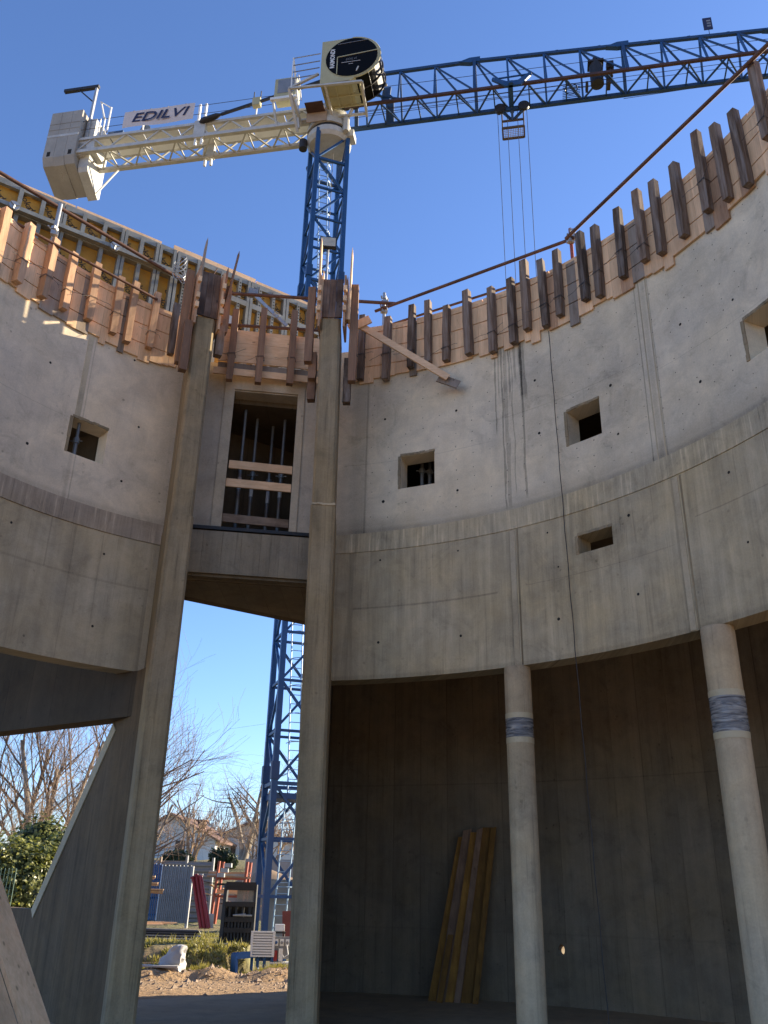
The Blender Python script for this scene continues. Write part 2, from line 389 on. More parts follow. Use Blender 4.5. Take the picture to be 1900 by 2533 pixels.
def curved_wall(name, C, R, thick, t0, t1, z0, z1, openings, mat, parent, step=2.0, zs=(), label=None):
    T = [t0, t1]; k = math.ceil((t1-t0)/step)
    T += [t0+(t1-t0)*i/k for i in range(1, k)]; Z = [z0, z1]+list(zs)
    for a, b, c, d in openings: T += [a, b]; Z += [c, d]
    def uniq(L, eps):
        L = sorted(L); r = [L[0]]
        for x in L[1:]:
            if x-r[-1] > eps: r.append(x)
        return r
    op = [x for o in openings for x in o[:2]]
    T = [t for t in T if t in op or t in (t0, t1) or all(abs(t-x) > 0.5 for x in op)]
    T = uniq(T, 1e-4); Z = uniq(Z, 1e-4); nt_, nz = len(T)-1, len(Z)-1
    def solid(i, j):
        if i < 0 or j < 0 or i >= nt_ or j >= nz: return False
        tm, zm = (T[i]+T[i+1])/2, (Z[j]+Z[j+1])/2
        return not any(a < tm < b and c < zm < d for a, b, c, d in openings)
    b = B(); ids = {}
    def v(i, j, s):
        if (i, j, s) not in ids:
            ids[(i, j, s)] = len(b.v); b.v.append(polar(C, R+(thick if s else 0), T[i], Z[j]))
        return ids[(i, j, s)]
    uvs = []
    def face(*q):
        b.f.append([v(*x) for x in q]); b.mi.append(0)
        for (i, j, s) in q: uvs.append((R*radians(T[i])+(0.0 if not s else 0.3), Z[j]))
    for i in range(nt_):
        for j in range(nz):
            if not solid(i, j): continue
            face((i, j, 0), (i, j+1, 0), (i+1, j+1, 0), (i+1, j, 0))
            face((i, j, 1), (i+1, j, 1), (i+1, j+1, 1), (i, j+1, 1))
            if not solid(i-1, j): face((i, j, 0), (i, j, 1), (i, j+1, 1), (i, j+1, 0))
            if not solid(i+1, j): face((i+1, j, 0), (i+1, j+1, 0), (i+1, j+1, 1), (i+1, j, 1))
            if not solid(i, j-1): face((i, j, 0), (i+1, j, 0), (i+1, j, 1), (i, j, 1))
            if not solid(i, j+1): face((i, j+1, 0), (i, j+1, 1), (i+1, j+1, 1), (i+1, j+1, 0))
    o = b.build(name, mat, parent, smooth=30, label=label)
    ul = o.data.uv_layers.new(name='UVMap')
    for k, q in enumerate(uvs): ul.data[k].uv = q
    return o

bld = thing('concrete_building', (-1.5, 12.0, 0), 'raw cast concrete building shell curving round a courtyard with piers and round columns', 'building')

# --- right wall
zl, zb, zf = H_LED+CZ, H_BOT+CZ, H_FORM+CZ
ops_up = [(thR(1.13), thR(3.63), zR(2.4, .4745), zR(2.4, .5205)), (thR(13.48), thR(15.88), zR(14.7, .5300), zR(14.7, .5800)),
          (thR(26.45), thR(29.2), zR(27.9, .621), zR(27.9, .680))]
ops_lo = [(thR(13.65), thR(16.0), zR(14.8, .3795), zR(14.8, .4028))]
lines_up = [('v', zR(2, .515), 0.006, 0.25, uR(-3), uR(8)), ('v', zR(14, .59)+.10, 0.006, 0.22, uR(9), uR(19)), ('v', zR(25, .66), 0.006, 0.2, uR(20), uR(31)),
            ('u', uR(19.3), 0.012, 0.45, zl, zf+1), ('u', uR(19.9), 0.045, 0.16, zl, zf+1), ('u', uR(20.3), 0.01, 0.35, zl, zf+1),
            ('v', zl+0.03, 0.26, 0.22, -9, 99), ('v', zl, 0.10, 0.25, -9, 99), ('u', uR(-1.9), 0.16, 0.22, zl, zf), ('u', uR(-1.4), 0.02, 0.3, zl, zf)]
drips = [(uR(8.35), 0.009, zR(8.3, .545), 0.38), (uR(8.85), 0.013, zl, 0.40), (uR(9.15), 0.022, zl, 0.26), (uR(9.45), 0.010, zR(9.4, .60), 0.36),
         (uR(9.62), 0.008, zl+.2, 0.30), (uR(10.35), 0.014, zl+.1, 0.40), (uR(10.42), 0.045, zR(10.4, .595), 0.32), (uR(8.6), 0.012, zR(8.6, .60), 0.30), (uR(9.9), 0.012, zR(9.9, .625), 0.3)]
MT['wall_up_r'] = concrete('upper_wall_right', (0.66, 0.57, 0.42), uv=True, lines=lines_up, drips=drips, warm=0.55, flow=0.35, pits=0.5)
vb = zR(4, .32)
lines_lo = [('v', vb, 0.018, 0.42, uR(-2), uR(8)), ('v', zR(12, .345), 0.007, 0.25, uR(10), uR(20)), ('v', zR(25, .43), 0.01, 0.35, uR(21.5), uR(40)),
            ('u', uR(9.0), 0.03, 0.32, zb, zl-.3), ('u', uR(9.5), 0.014, 0.30, zb, zl-.3), ('u', uR(8.5), 0.10, 0.08, zb, zl), ('u', uR(20.3), 0.03, 0.32, zb, zl-.3), ('u', uR(20.9), 0.014, 0.28, zb, zl-.3),
            ('u', uR(-2.2), 0.05, 0.3, zb, zl), ('v', zb+0.02, 0.05, 0.2, -9, 99)]
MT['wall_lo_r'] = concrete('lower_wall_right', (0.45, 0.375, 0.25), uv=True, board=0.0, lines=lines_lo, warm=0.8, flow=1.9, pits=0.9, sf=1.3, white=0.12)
MT['band_r'] = concrete('joint_band', (0.48, 0.405, 0.275), uv=True, warm=0.8, flow=2.2, pits=0.5, sf=2.6, white=0.45)
tA, tB = thR(-4.2), 108.0
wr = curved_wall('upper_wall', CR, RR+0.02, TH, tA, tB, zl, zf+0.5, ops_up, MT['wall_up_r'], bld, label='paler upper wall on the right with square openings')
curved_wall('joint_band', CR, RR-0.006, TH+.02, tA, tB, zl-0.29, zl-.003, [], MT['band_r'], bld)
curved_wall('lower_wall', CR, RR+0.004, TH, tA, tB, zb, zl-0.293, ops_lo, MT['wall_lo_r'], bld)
# --- left wall
tC, tD = -112.0, thL(-13.9)
opsL = [(thL(-22.45), thL(-20.0), CZ+.4705*hit(-21.2, CL, RL), CZ+.5178*hit(-21.2, CL, RL))]
linesL = [('u', uL(-22.2), 0.04, 0.2, zl, zf), ('u', uL(-21.9), 0.012, 0.3, zl, zf), ('v', CZ+.53*11.2, 0.006, 0.25, uL(-30), uL(-22)), ('v', zl+.02, 0.09, .2, -99, 9), ('u', uL(-15.6), 0.22, 0.14, zl, zf)]
MT['wall_up_l'] = concrete('upper_wall_left', (0.65, 0.55, 0.41), uv=True, lines=linesL, warm=0.5, flow=0.4, pits=1.3)
linesL2 = [('v', zl-1.0, 0.02, 0.2, -99, 9), ('u', uL(-22.6), 0.014, 0.3, zl-1, zl-.3), ('u', uL(-15.8), 0.07, 0.2, zb, zl), ('u', uL(-15.5), 0.02, 0.3, zb, zl), ('u', uL(-21), 0.01, .2, zb, zl)]
MT['wall_lo_l'] = concrete('lower_wall_left', (0.47, 0.395, 0.275), uv=True, lines=linesL2, warm=0.8, flow=1.4, pits=1.3)
MT['band_l'] = concrete('joint_band_left', (0.38, 0.31, 0.235), uv=True, warm=0.7, flow=2.0, pits=0.5, sf=2.6, white=0.5)
curved_wall('upper_wall', CL, RL+0.02, TH, tC, tD, zl, zf+0.35, opsL, MT['wall_up_l'], bld, label='upper wall on the left with one square opening')
curved_wall('joint_band', CL, RL-0.012, TH+.02, tC, tD, zl-0.31, zl-.003, [], MT['band_l'], bld)
curved_wall('lower_wall', CL, RL+0.004, TH, tC, tD, zb, zl-0.313, [], MT['wall_lo_l'], bld)

# --- ring: outer wall, floor and roof slabs on the right
def circ3(a, b, c):
    ax, ay = a; bx, by = b; cx, cy = c; d = 2*(ax*(by-cy)+bx*(cy-ay)+cx*(ay-by))
    ux = ((ax*ax+ay*ay)*(by-cy)+(bx*bx+by*by)*(cy-ay)+(cx*cx+cy*cy)*(ay-by))/d
    uy = ((ax*ax+ay*ay)*(cx-bx)+(bx*bx+by*by)*(ax-cx)+(cx*cx+cy*cy)*(bx-ax))/d
    return (ux, uy), hypot(ax-ux, ay-uy)
CO, RO = circ3((-0.84, 16.68), (1.23, 16.05), (7.2, 10.5))
def thO(az): p = A(az, hit(az, CO, RO)); return degrees(atan2(p.x-CO[0], p.y-CO[1]))
tO0 = thO(-3.35); tO1 = min(thO(50), 130)
hz = CZ-0.82; ho = thO(10.97); hr = degrees(0.09/RO)
uo = RO*radians(1)
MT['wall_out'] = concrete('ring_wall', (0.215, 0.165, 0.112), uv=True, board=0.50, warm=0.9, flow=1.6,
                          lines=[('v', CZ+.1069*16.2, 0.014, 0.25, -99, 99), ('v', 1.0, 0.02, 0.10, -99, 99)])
curved_wall('ring_wall', CO, RO, 0.30, tO0, tO1, -0.02, zf-0.2, [(ho-hr, ho+hr, hz-.09, hz+.09)], MT['wall_out'], bld, zs=(CZ+1.73,))
# round sleeve in the square cut of the ring wall
b = B()
for k in range(16):
    a0, a1 = 2*pi*k/16, 2*pi*(k+1)/16
    def rp(a, r, o): return polar(CO, RO+o, ho+degrees(r[0]*cos(a)/RO), hz+r[1]*sin(a))
    def sq(a):
        m = max(abs(cos(a)), abs(sin(a))); return (0.0905/m, 0.0905/m)
    c_ = (0.052, 0.08)
    b.add([rp(a0, c_, .002), rp(a1, c_, .002), rp(a1, sq(a1), .002), rp(a0, sq(a0), .002)], [(0, 1, 2, 3)])
    b.add([rp(a0, c_, .002), rp(a1, c_, .002), rp(a1, c_, .298), rp(a0, c_, .298)], [(3, 2, 1, 0)])
b.build('pipe_sleeve', concrete('sleeve_concrete', (.20, .155, .105)), bld)

def strip(name, P, Q, z0, z1, mat, parent):
    b = B(); n = len(P)
    V = [Vector((p[0], p[1], z)) for z in (z0, z1) for L in (P, Q) for p in L]
    F = []
    for i in range(n-1):
        F += [(i, i+1, n+i+1, n+i), (2*n+i, 3*n+i, 3*n+i+1, 2*n+i+1), (i, 2*n+i, 2*n+i+1, i+1), (n+i, n+i+1, 3*n+i+1, 3*n+i)]
    F += [(0, n, 3*n, 2*n), (n-1, 3*n-1, 4*n-1, 2*n-1)]
    return b.add(V, F).build(name, mat, parent)
azs = [-3.3+i*3.0 for i in range(17)]
Pi = [polar(CR, RR+TH+.03, thR(a), 0).xy for a in azs]; Po = [A(a, hit(a, CO, RO)-.003).xy for a in azs]
strip('floor_slab', Pi, Po, CZ+4.30, CZ+4.62, MT['conc_dark'], bld)
strip('roof_slab', Pi, Po, CZ+6.98, CZ+7.22, MT['conc_dark'], bld)
# end wall of the ring next to the right pier
b = B(); b.prism([(-0.665, 11.70), (-0.92, 16.78), (-1.16, 17.0), (-0.95, 11.65)], -0.02, zb-.004); b.prism([(-0.66, 12.06), (-0.92, 16.78), (-1.16, 17.0), (-0.95, 12.06)], zb-.003, zf-.21)
b.build('end_wall', MT['conc_dark'], bld)

# --- outside walls on the left
lt0, lt1 = A(-16.2, 11.95, 0), A(-40, 21.5, 0)
ldir = (A(-23.26, 14.04)-A(-16.44, 11.98)); ldir.z = 0; ldir.normalize(); lnr = Vector((-ldir.y, ldir.x, 0))
if lnr.y < 0: lnr = -lnr
q0 = A(-16.44, 11.98)+ldir*0.25; q1 = A(-16.44, 11.98)+ldir*6.5
b = B(); b.prism([q0.xy, q1.xy, (q1+lnr*.3).xy, (q0+lnr*.3).xy], CZ+2.0, zf-.4)
MT['outer_dark'] = concrete('outer_wall_concrete', (0.075, 0.056, 0.037), board=0.45, warm=0.9)  # deep shade under the curved wall put into this darker concrete colour
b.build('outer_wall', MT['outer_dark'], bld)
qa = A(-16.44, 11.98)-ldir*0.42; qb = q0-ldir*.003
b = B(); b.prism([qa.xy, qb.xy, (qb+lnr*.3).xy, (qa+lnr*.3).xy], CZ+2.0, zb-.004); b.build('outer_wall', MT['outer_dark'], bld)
azs = [-16.5-i*2.5 for i in range(8)]
Pi = [polar(CL, RL+TH+.02, thL(a), 0).xy for a in azs]
Po = []
for a in azs:
    t = radians(a); dx, dy = sin(t), cos(t)
    det = dx*(-ldir.y)-dy*(-ldir.x); s_ = (q0.x*(-ldir.y)-q0.y*(-ldir.x))/det; Po.append((dx*s_, dy*s_))
strip('roof_slab', Pi, Po, CZ+6.7, CZ+6.95, MT['conc_dark'], bld)
strip('floor_slab', Pi, Po, CZ+4.2, CZ+4.5, MT['conc_dark'], bld)

# --- portal between the piers: beam, door wall, room behind
f0, f1 = A(-14.6, 11.80), A(-4.0, 11.76)
k0, k1 = A(-14.2, 12.85), A(-4.6, 13.92)
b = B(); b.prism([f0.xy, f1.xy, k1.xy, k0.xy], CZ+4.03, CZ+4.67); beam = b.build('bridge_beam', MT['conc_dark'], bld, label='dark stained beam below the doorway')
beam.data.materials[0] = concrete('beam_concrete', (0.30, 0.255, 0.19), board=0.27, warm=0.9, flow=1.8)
g0, g1 = A(-14.6, 11.86), A(-4.0, 11.82)
b = B(); b.prism([g0.xy, g1.xy, (k1-Vector((0, .2, 0))).xy, (k0-Vector((0, .2, 0))).xy], CZ+4.675, CZ+4.77); b.build('door_sill', MT['conc_dark'], bld)
# three lips under the front edge of the beam
b = B()
for i in range(3): b.prism([(f0+Vector((0, .06+i*.09, 0))).xy, (f1+Vector((0, .06+i*.09, 0))).xy, (f1+Vector((0, .10+i*.09, 0))).xy, (f0+Vector((0, .10+i*.09, 0))).xy], CZ+4.03-.012*(3-i), CZ+4.028)
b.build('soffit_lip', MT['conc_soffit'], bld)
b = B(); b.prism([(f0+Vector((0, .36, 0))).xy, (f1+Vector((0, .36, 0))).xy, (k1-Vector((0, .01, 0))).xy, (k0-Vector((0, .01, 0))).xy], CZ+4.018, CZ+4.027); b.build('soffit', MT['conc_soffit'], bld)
# door wall with opening
dl, dr = A(-11.52, 11.86), A(-6.78, 11.83)
def wallseg(p, q, z0, z1, t=0.28, off=0.0):
    d = (q-p); d.z = 0; n = Vector((-d.y, d.x, 0)).normalized()
    return [(p+n*off).xy, (q+n*off).xy, (q+n*(off+t)).xy, (p+n*(off+t)).xy], z0, z1
b = B()
zd0, zd1, zt = CZ+4.775, CZ+.5973*11.86, CZ+7.55
b.prism(*wallseg(g0, dl, zd0, zt)); b.prism(*wallseg(dr, g1, zd0, zt)); b.prism(*wallseg(dl, dr, zd1, zt))
b.build('door_wall', concrete('door_wall_concrete', (0.45, 0.385, 0.30), warm=0.5, flow=0.5), bld)
b = B(); b.bar(f0+Vector((0, .02, CZ*0+4.72)), f1+Vector((0, .02, 4.72)), .05); b.build('shadow_gap_bar', MT['black'], bld)  # black bar standing in for the dark shadow gap over the beam
# raised casing round the doorway
ca, cb = A(-12.25, 11.83), A(-6.25, 11.80)
b = B()
b.prism(*wallseg(ca, A(-11.54, 11.83), zd0, zt-.1, .025)); b.prism(*wallseg(A(-6.76, 11.80), cb, zd0, zt-.1, .025)); b.prism(*wallseg(A(-11.54, 11.83), A(-6.76, 11.80), zd1+.02, zt-.1, .025))
b.build('door_casing', concrete('casing_concrete', (0.49, 0.415, 0.31), warm=0.7, flow=0.5), bld)
# joint lines over the door
b = B(); b.prism([k0.xy, k1.xy, (k1+Vector((-.08, .25, 0))).xy, (k0+Vector((-.08, .25, 0))).xy], CZ+4.04, CZ+7.0); b.build('back_wall', MT['conc_dark'], bld)
b = B(); b.prism([(g0+Vector((0, .3, 0))).xy, (g1+Vector((0, .3, 0))).xy, (k1+Vector((0, .3, 0))).xy, (k0+Vector((0, .3, 0))).xy], CZ+7.003, CZ+7.2); b.build('roof_slab', MT['conc_dark'], bld)
b = B(); b.prism([(-3.02, 11.85), (-2.86, 11.85), (-3.15, 13.1), (-3.40, 13.0)], CZ+2.0, CZ+7.0); b.build('side_wall', MT['conc_dark'], bld)

# --- piers
def pier(p, wd, u, dep, z0, z1, zstep, mat, cham=0.035, lean=0.0):
    """front centre p, width wd, depth direction u"""
    u = Vector((u[0], u[1], 0)).normalized(); t = Vector((u.y, -u.x, 0))
    def ring(z, g, lx):
        c = p+t*lx
        P = [(-wd/2-g+cham, 0-g), (wd/2+g-cham, 0-g), (wd/2+g, cham-g), (wd/2+g, dep), (-wd/2-g, dep), (-wd/2-g, cham-g)]
        return [Vector((*(c+t*a+u*b_).xy, z)) for a, b_ in P]
    for a, bb, g in ((z0, zstep, .014), (zstep+.003, z1, 0.0)):
        b = B(); f = lambda z: lean*(z-z0)/(z1-z0)
        V = ring(a, g, f(a))+ring(bb, g, f(bb)); n = 6
        b.add(V, [tuple(range(n-1, -1, -1)), tuple(range(n, 2*n))]+[(i, (i+1) % n, n+(i+1) % n, n+i) for i in range(n)])
        b.build('pier', mat, bld)
MT['pier'] = concrete('pier_concrete', (0.285, 0.228, 0.145), warm=0.9, flow=2.6, white=0.10)
pL = A(-14.22, 11.0); pR = A(-4.12, 10.7)
pier(pL, 0.30, (-.33, .94), .9, -0.02, CZ+7.76, CZ+4.55, MT['pier'], lean=-0.02)
pier(pR, 0.305, (-0.02, 1), .8, -0.02, CZ+7.80, CZ+4.745, MT['pier'], lean=-0.09)
# buttress fin behind the left pier, running into a low wall
fu = Vector((-.6, .8, 0)); fo = Vector((-2.98, 11.05, 0)); fn = Vector((-.8, -.6, 0))
def fp(s, z): return fo+fu*s+Vector((0, 0, z))
prof = [(0.0, -0.02), (6.5, -0.02), (6.5, CZ-.385), (3.2, CZ-.365), (1.0, CZ+1.98), (0.45, CZ+2.59), (0.0, CZ+2.59)]
b = B(); b.ext([fp(s_, z_) for s_, z_ in prof], -fn*0.26)
# flat strip along the slope, its skylit paleness put into the colour
e0, e1 = fp(1.0, CZ+1.98), fp(3.2, CZ-.365); nrm = Vector((0, 0, 0)); sl = (e1-e0).normalized(); inw = fn.cross(sl).normalized()
if inw.z > 0: inw = -inw
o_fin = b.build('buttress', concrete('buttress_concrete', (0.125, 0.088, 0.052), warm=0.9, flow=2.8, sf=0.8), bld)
b = B(); b.ext([e0+fn*.002, e1+fn*.002, e1+inw*.16+fn*.002, e0+inw*.16+fn*.002], fn*.014)
b.build('buttress_lit_edge', MT['conc'], bld)

# --- vertical joint fillets on the lower right wall and rough rims round the openings
def on_wall(C, Rr, th, z, wd, h, mat, name, parent, proud=.006):
    c = polar(C, Rr-proud/2+.001, th, z); M_ = Matrix.Translation(c) @ Matrix.Rotation(-radians(th), 4, 'Z'); b = B(); b.box(None, (wd, proud, h), M=M_); return b.build(name, mat, parent)
for az in (9.15, 20.5):
    on_wall(CR, RR+.004, thR(az), (zb+zl-.3)/2, .075, zl-.3-zb-.02, MT['conc'], 'joint_fillet', bld, .010)
    on_wall(CR, RR+.004, thR(az)+.62, (zb+zl-.3)/2, .018, zl-.3-zb-.02, MT['pier'], 'joint_fillet', bld, .008)
for az in (19.55, 20.1): on_wall(CR, RR+.02, thR(az), (zl+zf)/2, .016, zf-zl, MT['conc'], 'joint_fillet', bld, .006)
on_wall(CL, RL+.02, thL(-22.2), (CZ+5.8+zf)/2+.15, .08, zf-CZ-5.9, MT['conc'], 'joint_fillet', bld, .006)
on_wall(CL, RL+.004, thL(-15.6), (zb+zl-.3)/2, .10, zl-.33-zb, MT['conc'], 'joint_fillet', bld, .008)
rgr = random.Random(2)
for (C_, R_, L_) in ((CR, RR+.02, ops_up), (CR, RR+.004, ops_lo), (CL, RL+.02, opsL)):
    for a_, b_, c_, d_ in L_:
        for k in range(7):
            f = (k+.5)/7; w7 = radians(b_-a_)*R_/7+.01
            on_wall(C_, R_, a_+(b_-a_)*f, d_+.018+rgr.uniform(-.004, .006), w7, .036, MT['pier'], 'mortar_rim', bld, rgr.uniform(.006, .016))
            on_wall(C_, R_, a_-degrees(.018/R_), c_+(d_-c_)*f, .036+rgr.uniform(0, .012), (d_-c_)/7+.01, MT['pier'], 'mortar_rim', bld, rgr.uniform(.006, .016))
# mortar seams where the piers were cast on
for p_, z_, u_ in ((pR, CZ+4.745, (-0.02, 1)),):
    u_ = Vector((*u_, 0)).normalized(); t_ = Vector((u_.y, -u_.x, 0)); b = B()
    for k in range(9): q = p_+t_*(-.14+.035*k)-u_*.016; b.box((q.x-(.05 if p_ is pR else .01), q.y, z_+.012+rgr.uniform(-.008, .008)), (.037, .02, .022+rgr.uniform(0, .014)), atan2(t_.y, t_.x))
    b.build('mortar_seam', MT['conc'], bld)
# --- columns
for az, r, bands in ((9.1, 0.166, ((.1862, .1553),)), (21.9, 0.172, ((.2047, .1557),))):
    d = hit(az, CR, RR)+0.10; c = A(az, d); top = zb-.004
    b = B(); n = 28
    zsn = [0.0, .4, 1.2, 2.2, 3.2, top-.03, top]
    b.tube([(c.x, c.y, z) for z in zsn], [r*1.02, r*1.01, r, r, r, r, r*.97], n)
    colm = b.build('column', MT['col'], bld, smooth=40)
    zt_, zb_ = CZ+bands[0][0]*(d-r), CZ+bands[0][1]*(d-r)
    dz = zt_-zb_
    b = B(); b.tube([(c.x, c.y, zb_+.05+(dz-.1)*i/7) for i in range(8)], [r*1.012+0.004*(i % 2) for i in range(8)], n); b.build('film_wrap', MT['film'], colm, smooth=50)
    for z_ in (zt_-.02, zb_+.02):
        b = B(); b.tube([(c.x, c.y, z_-.033), (c.x, c.y, z_+.033)], r*1.025, n); b.build('tape_band', MT['tape'], colm, smooth=40)
# columns under the left wall, outside the frame
for az in (-31.0, -52):
    c = polar(CL, RL+.14, thL(az) if az > -40 else -88, 0); b = B(); b.tube([(c.x, c.y, 0), (c.x, c.y, zb)], .17, 20); b.build('column', MT['col'], bld, smooth=40)

# --- tie holes and nail marks, recessed cups drawn as small dark discs in the wall face
def discs(C, R, L, r, name, mat, parent):
    b = B()
    for th, z in L:
        n = 8; c = polar(C, R-.003, th, z); t = radians(th); tx = Vector((cos(t), -sin(t), 0)); rr = r*random.uniform(.75, 1.25)
        b.add([c]+[c+tx*(rr*cos(2*pi*k/n))+Vector((0, 0, rr*sin(2*pi*k/n))) for k in range(n)], [(0, 1+(k+1) % n, 1+k) for k in range(n)])
    return b.build(name, mat, parent, kind='stuff')
holes = [(thR(a), zR(a, t)) for a, t in ((-0.1, .572), (5.3, .585), (-.1, .452), (5.3, .468), (11.3, .625), (11.4, .545), (17.0, .533), (22.2, .68), (23.0, .590), (16.8, .605), (26.0, .70))]
holes2 = [(thR(a), zR(a, t)) for a, t in ((-.2, .372), (5.3, .385), (-.2, .268), (5.4, .277), (11.6, .405), (12, .295), (17.2, .42), (24, .46), (17.3, .32), (24.5, .37), (12.2, .36))]
discs(CR, RR+0.02, holes, 0.020, 'tie_hole', MT['hole'], bld); discs(CR, RR+0.004, holes2, 0.017, 'tie_hole', MT['hole'], bld)
hl = [(thL(a), CZ+t*hit(a, CL, RL)) for a, t in ((-25.0, .475), (-18, .525), (-18.6, .448), (-24.6, .59), (-19, .62))]
hl2 = [(thL(a), CZ+t*hit(a, CL, RL)) for a, t in ((-25, .373), (-19, .352), (-25, .265), (-19, .265))]
discs(CL, RL+.02, hl, 0.022, 'tie_hole', MT['hole'], bld); discs(CL, RL+.004, hl2, 0.018, 'tie_hole', MT['hole'], bld)
nails = []
for a in [x*1.25-1 for x in range(30)]:
    if a < -2 or a > 31: continue
    for k in range(16):
        z = zl+.25+k*.19+random.uniform(-.03, .03)
        th = thR(a+random.uniform(-.08, .08))
        if z < zf-.1 and random.random() < .8 and not any(o[0]-1 < th < o[1]+1 and o[2]-.05 < z < o[3]+.05 for o in ops_up): nails.append((th, z))
discs(CR, RR+.02, nails, 0.0075, 'nail_mark', plain('nail_rust', (0.14, 0.115, 0.095), .9, dirtamt=0), bld)

# ------------------------------------------------------------------ ground
def ground_z(x, y):
    d = hypot(x, y); az = degrees(atan2(x, y)) if d > 0 else 0
    z = 0.0
    sm = lambda a, b, t: max(0, min(1, (t-a)/(b-a)))**2*(3-2*max(0, min(1, (t-a)/(b-a))))
    nz = mnoise.noise(Vector((x*1.3, y*1.3, 0)))*.5+mnoise.noise(Vector((x*4, y*4, 3)))*.3
    if d > 15.6: z += 0.03*nz
    ridge = sm(18.3, 18.75, d+.25*nz)*(1-sm(19.1, 19.7, d))*0.15*max(0, .8+1.6*nz)
    z += ridge
    cut = sm(-8.9, -8.3, az+.15*nz)
    bank = (1-cut)*sm(19.5, 20.8, d+.5*nz)+cut*sm(20.55, 20.85, d+.15*nz)
    left = 1-sm(-7.45, -7.2, az)
    bank *= 0.45+.10*nz
    pit = -sm(19.6, 20.3, d)*0.10
    out_ = sm(-3.5, -2.5, az)
    z += left*bank + (1-left)*(pit*(1-sm(29, 31, d))+sm(29, 33, d)*.52)*(1-out_) + left*cut*(1-sm(20.4, 20.6, d))*pit
    hill = sm(38, 50, d)*2.4+max(0, d-50)*.022
    z += hill
    if d > 30: z += .12*nz
    return z-.03
b = B()
rs = [13+i*.22 for i in range(0, 45)]+[22.9+i*.8 for i in range(1, 28)]+[46+i*4 for i in range(0, 14)]+[105+i*25 for i in range(0, 12)]+[500, 900, 2500]
aa = [-48+i*1.5 for i in range(0, 15)]+[-25.5+i*.45 for i in range(1, 56)]+[i*2.5 for i in range(1, 33)]
nr, na = len(rs), len(aa)
for r in rs:
    for a in aa:
        t = radians(a); x, y = r*sin(t), r*cos(t); z = ground_z(x, y)
        if r < 14.2: z = -0.06
        b.v.append(Vector((x, y, z)))
for i in range(nr-1):
    for j in range(na-1):
        b.f.append([i*na+j, i*na+j+1, (i+1)*na+j+1, (i+1)*na+j]); b.mi.append(0)
b.build('soil', MT['soil'], kind='structure', smooth=60)
# wide sheet under everything so that other viewpoints find ground
b = B(); b.add([(-2500, -2500, -.40), (2500, -2500, -.40), (2500, 2500, -.40), (-2500, 2500, -.40)], [(0, 1, 2, 3)]); b.build('ground', MT['soil'], kind='structure')
# courtyard slab, its far edge follows the shadow line
b = B(); b.prism([(-14, -12), (14, -12), (14, 14.0), (4.2, 14.4), (1.2, 16.6), (-1.0, 16.55), (-3.75, 14.78), (-9, 11.2), (-14, 8)], -0.30, 0.0)
b.build('concrete_floor', MT['floor'], kind='structure')

# ------------------------------------------------------------------ formwork on the curved walls
def board_mesh(length, grooves, mat, th=0.027):
    """vertical board, top at z=0, unit width, real grooves across the face"""
    b = B(); ys = []
    z = [(-length, 0.0)]
    for g in sorted(grooves):
        if g > -length+.02: z += [(g-.008, 0.0), (g-.008, .018), (g+.008, .018), (g+.008, 0.0)]
    z.append((0, 0.0)); n = len(z)
    V = [Vector((sx, y, zz)) for sx in (-.5, .5) for zz, y in z]+[Vector((-.5, th, -length)), Vector((-.5, th, 0)), Vector((.5, th, -length)), Vector((.5, th, 0))]
    F = [(i, n+i, n+i+1, i+1) for i in range(n-1)]
    k = 2*n
    F += [(k, k+1, k+3, k+2), (n-1, 2*n-1, k+3, k+1), (0, k, k+2, n), tuple([k]+list(range(0, n))+[k+1])[::-1], tuple([k+2]+list(range(n, 2*n))+[k+3])]
    b.add(V, F); return b.mesh('board', mats=[mat])
GRO = (-.06, -.37, -.70)
BM = {m: [board_mesh(L, GRO, MT[m]) for L in (.91, .93, .95, .97, 1.0, 1.07)] for m in ('pine', 'pine_grey', 'post_new')}
def post_mesh(mat, seed):
    rg = random.Random(seed); b = B(); n = 7; V = []
    for i in range(n):
        z = i/(n-1); j = lambda: rg.uniform(-.032, .032)
        s_ = .5 if 0 < i < n-1 else .47
        V += [Vector((sx*(s_+j()), sy*(s_+j()), z)) for sx, sy in ((-1, -1), (1, -1), (1, 1), (-1, 1))]
    F = [(3, 2, 1, 0), tuple((n-1)*4+k for k in range(4))]
    for i in range(n-1):
        for k in range(4): F.append((i*4+k, i*4+(k+1) % 4, i*4+4+(k+1) % 4, i*4+4+k))
    return b.add(V, F).mesh('post', mats=[mat])
PM = {m: [post_mesh(MT[m], i*7+3) for i in range(5)] for m in ('post', 'post_new', 'redwood')}
def wire_mesh(seed):
    rg = random.Random(seed); b = B()
    s_ = .058
    for dz in (0, .012): b.tube([(-s_, -s_, dz), (s_, -s_, dz+.01), (s_, s_, dz), (-s_, s_, dz-.01), (-s_, -s_, dz)], .0028, 4)
    for sg in (-1, 1):
        p = Vector((sg*s_, -s_, 0)); pts = [p]; d = Vector((sg*.5, -.3, rg.uniform(-.6, .1)))
        for i in range(6):
            d = (d+Vector((rg.uniform(-.3, .5)*sg, rg.uniform(-.25, .15), rg.uniform(-.55, .3)))).normalized(); p = p+d*.035; pts.append(p)
        b.tube(pts, .0025, 4)
    return b.mesh('tie_wire', mats=[MT['wire']])
WM = [wire_mesh(i) for i in range(4)]

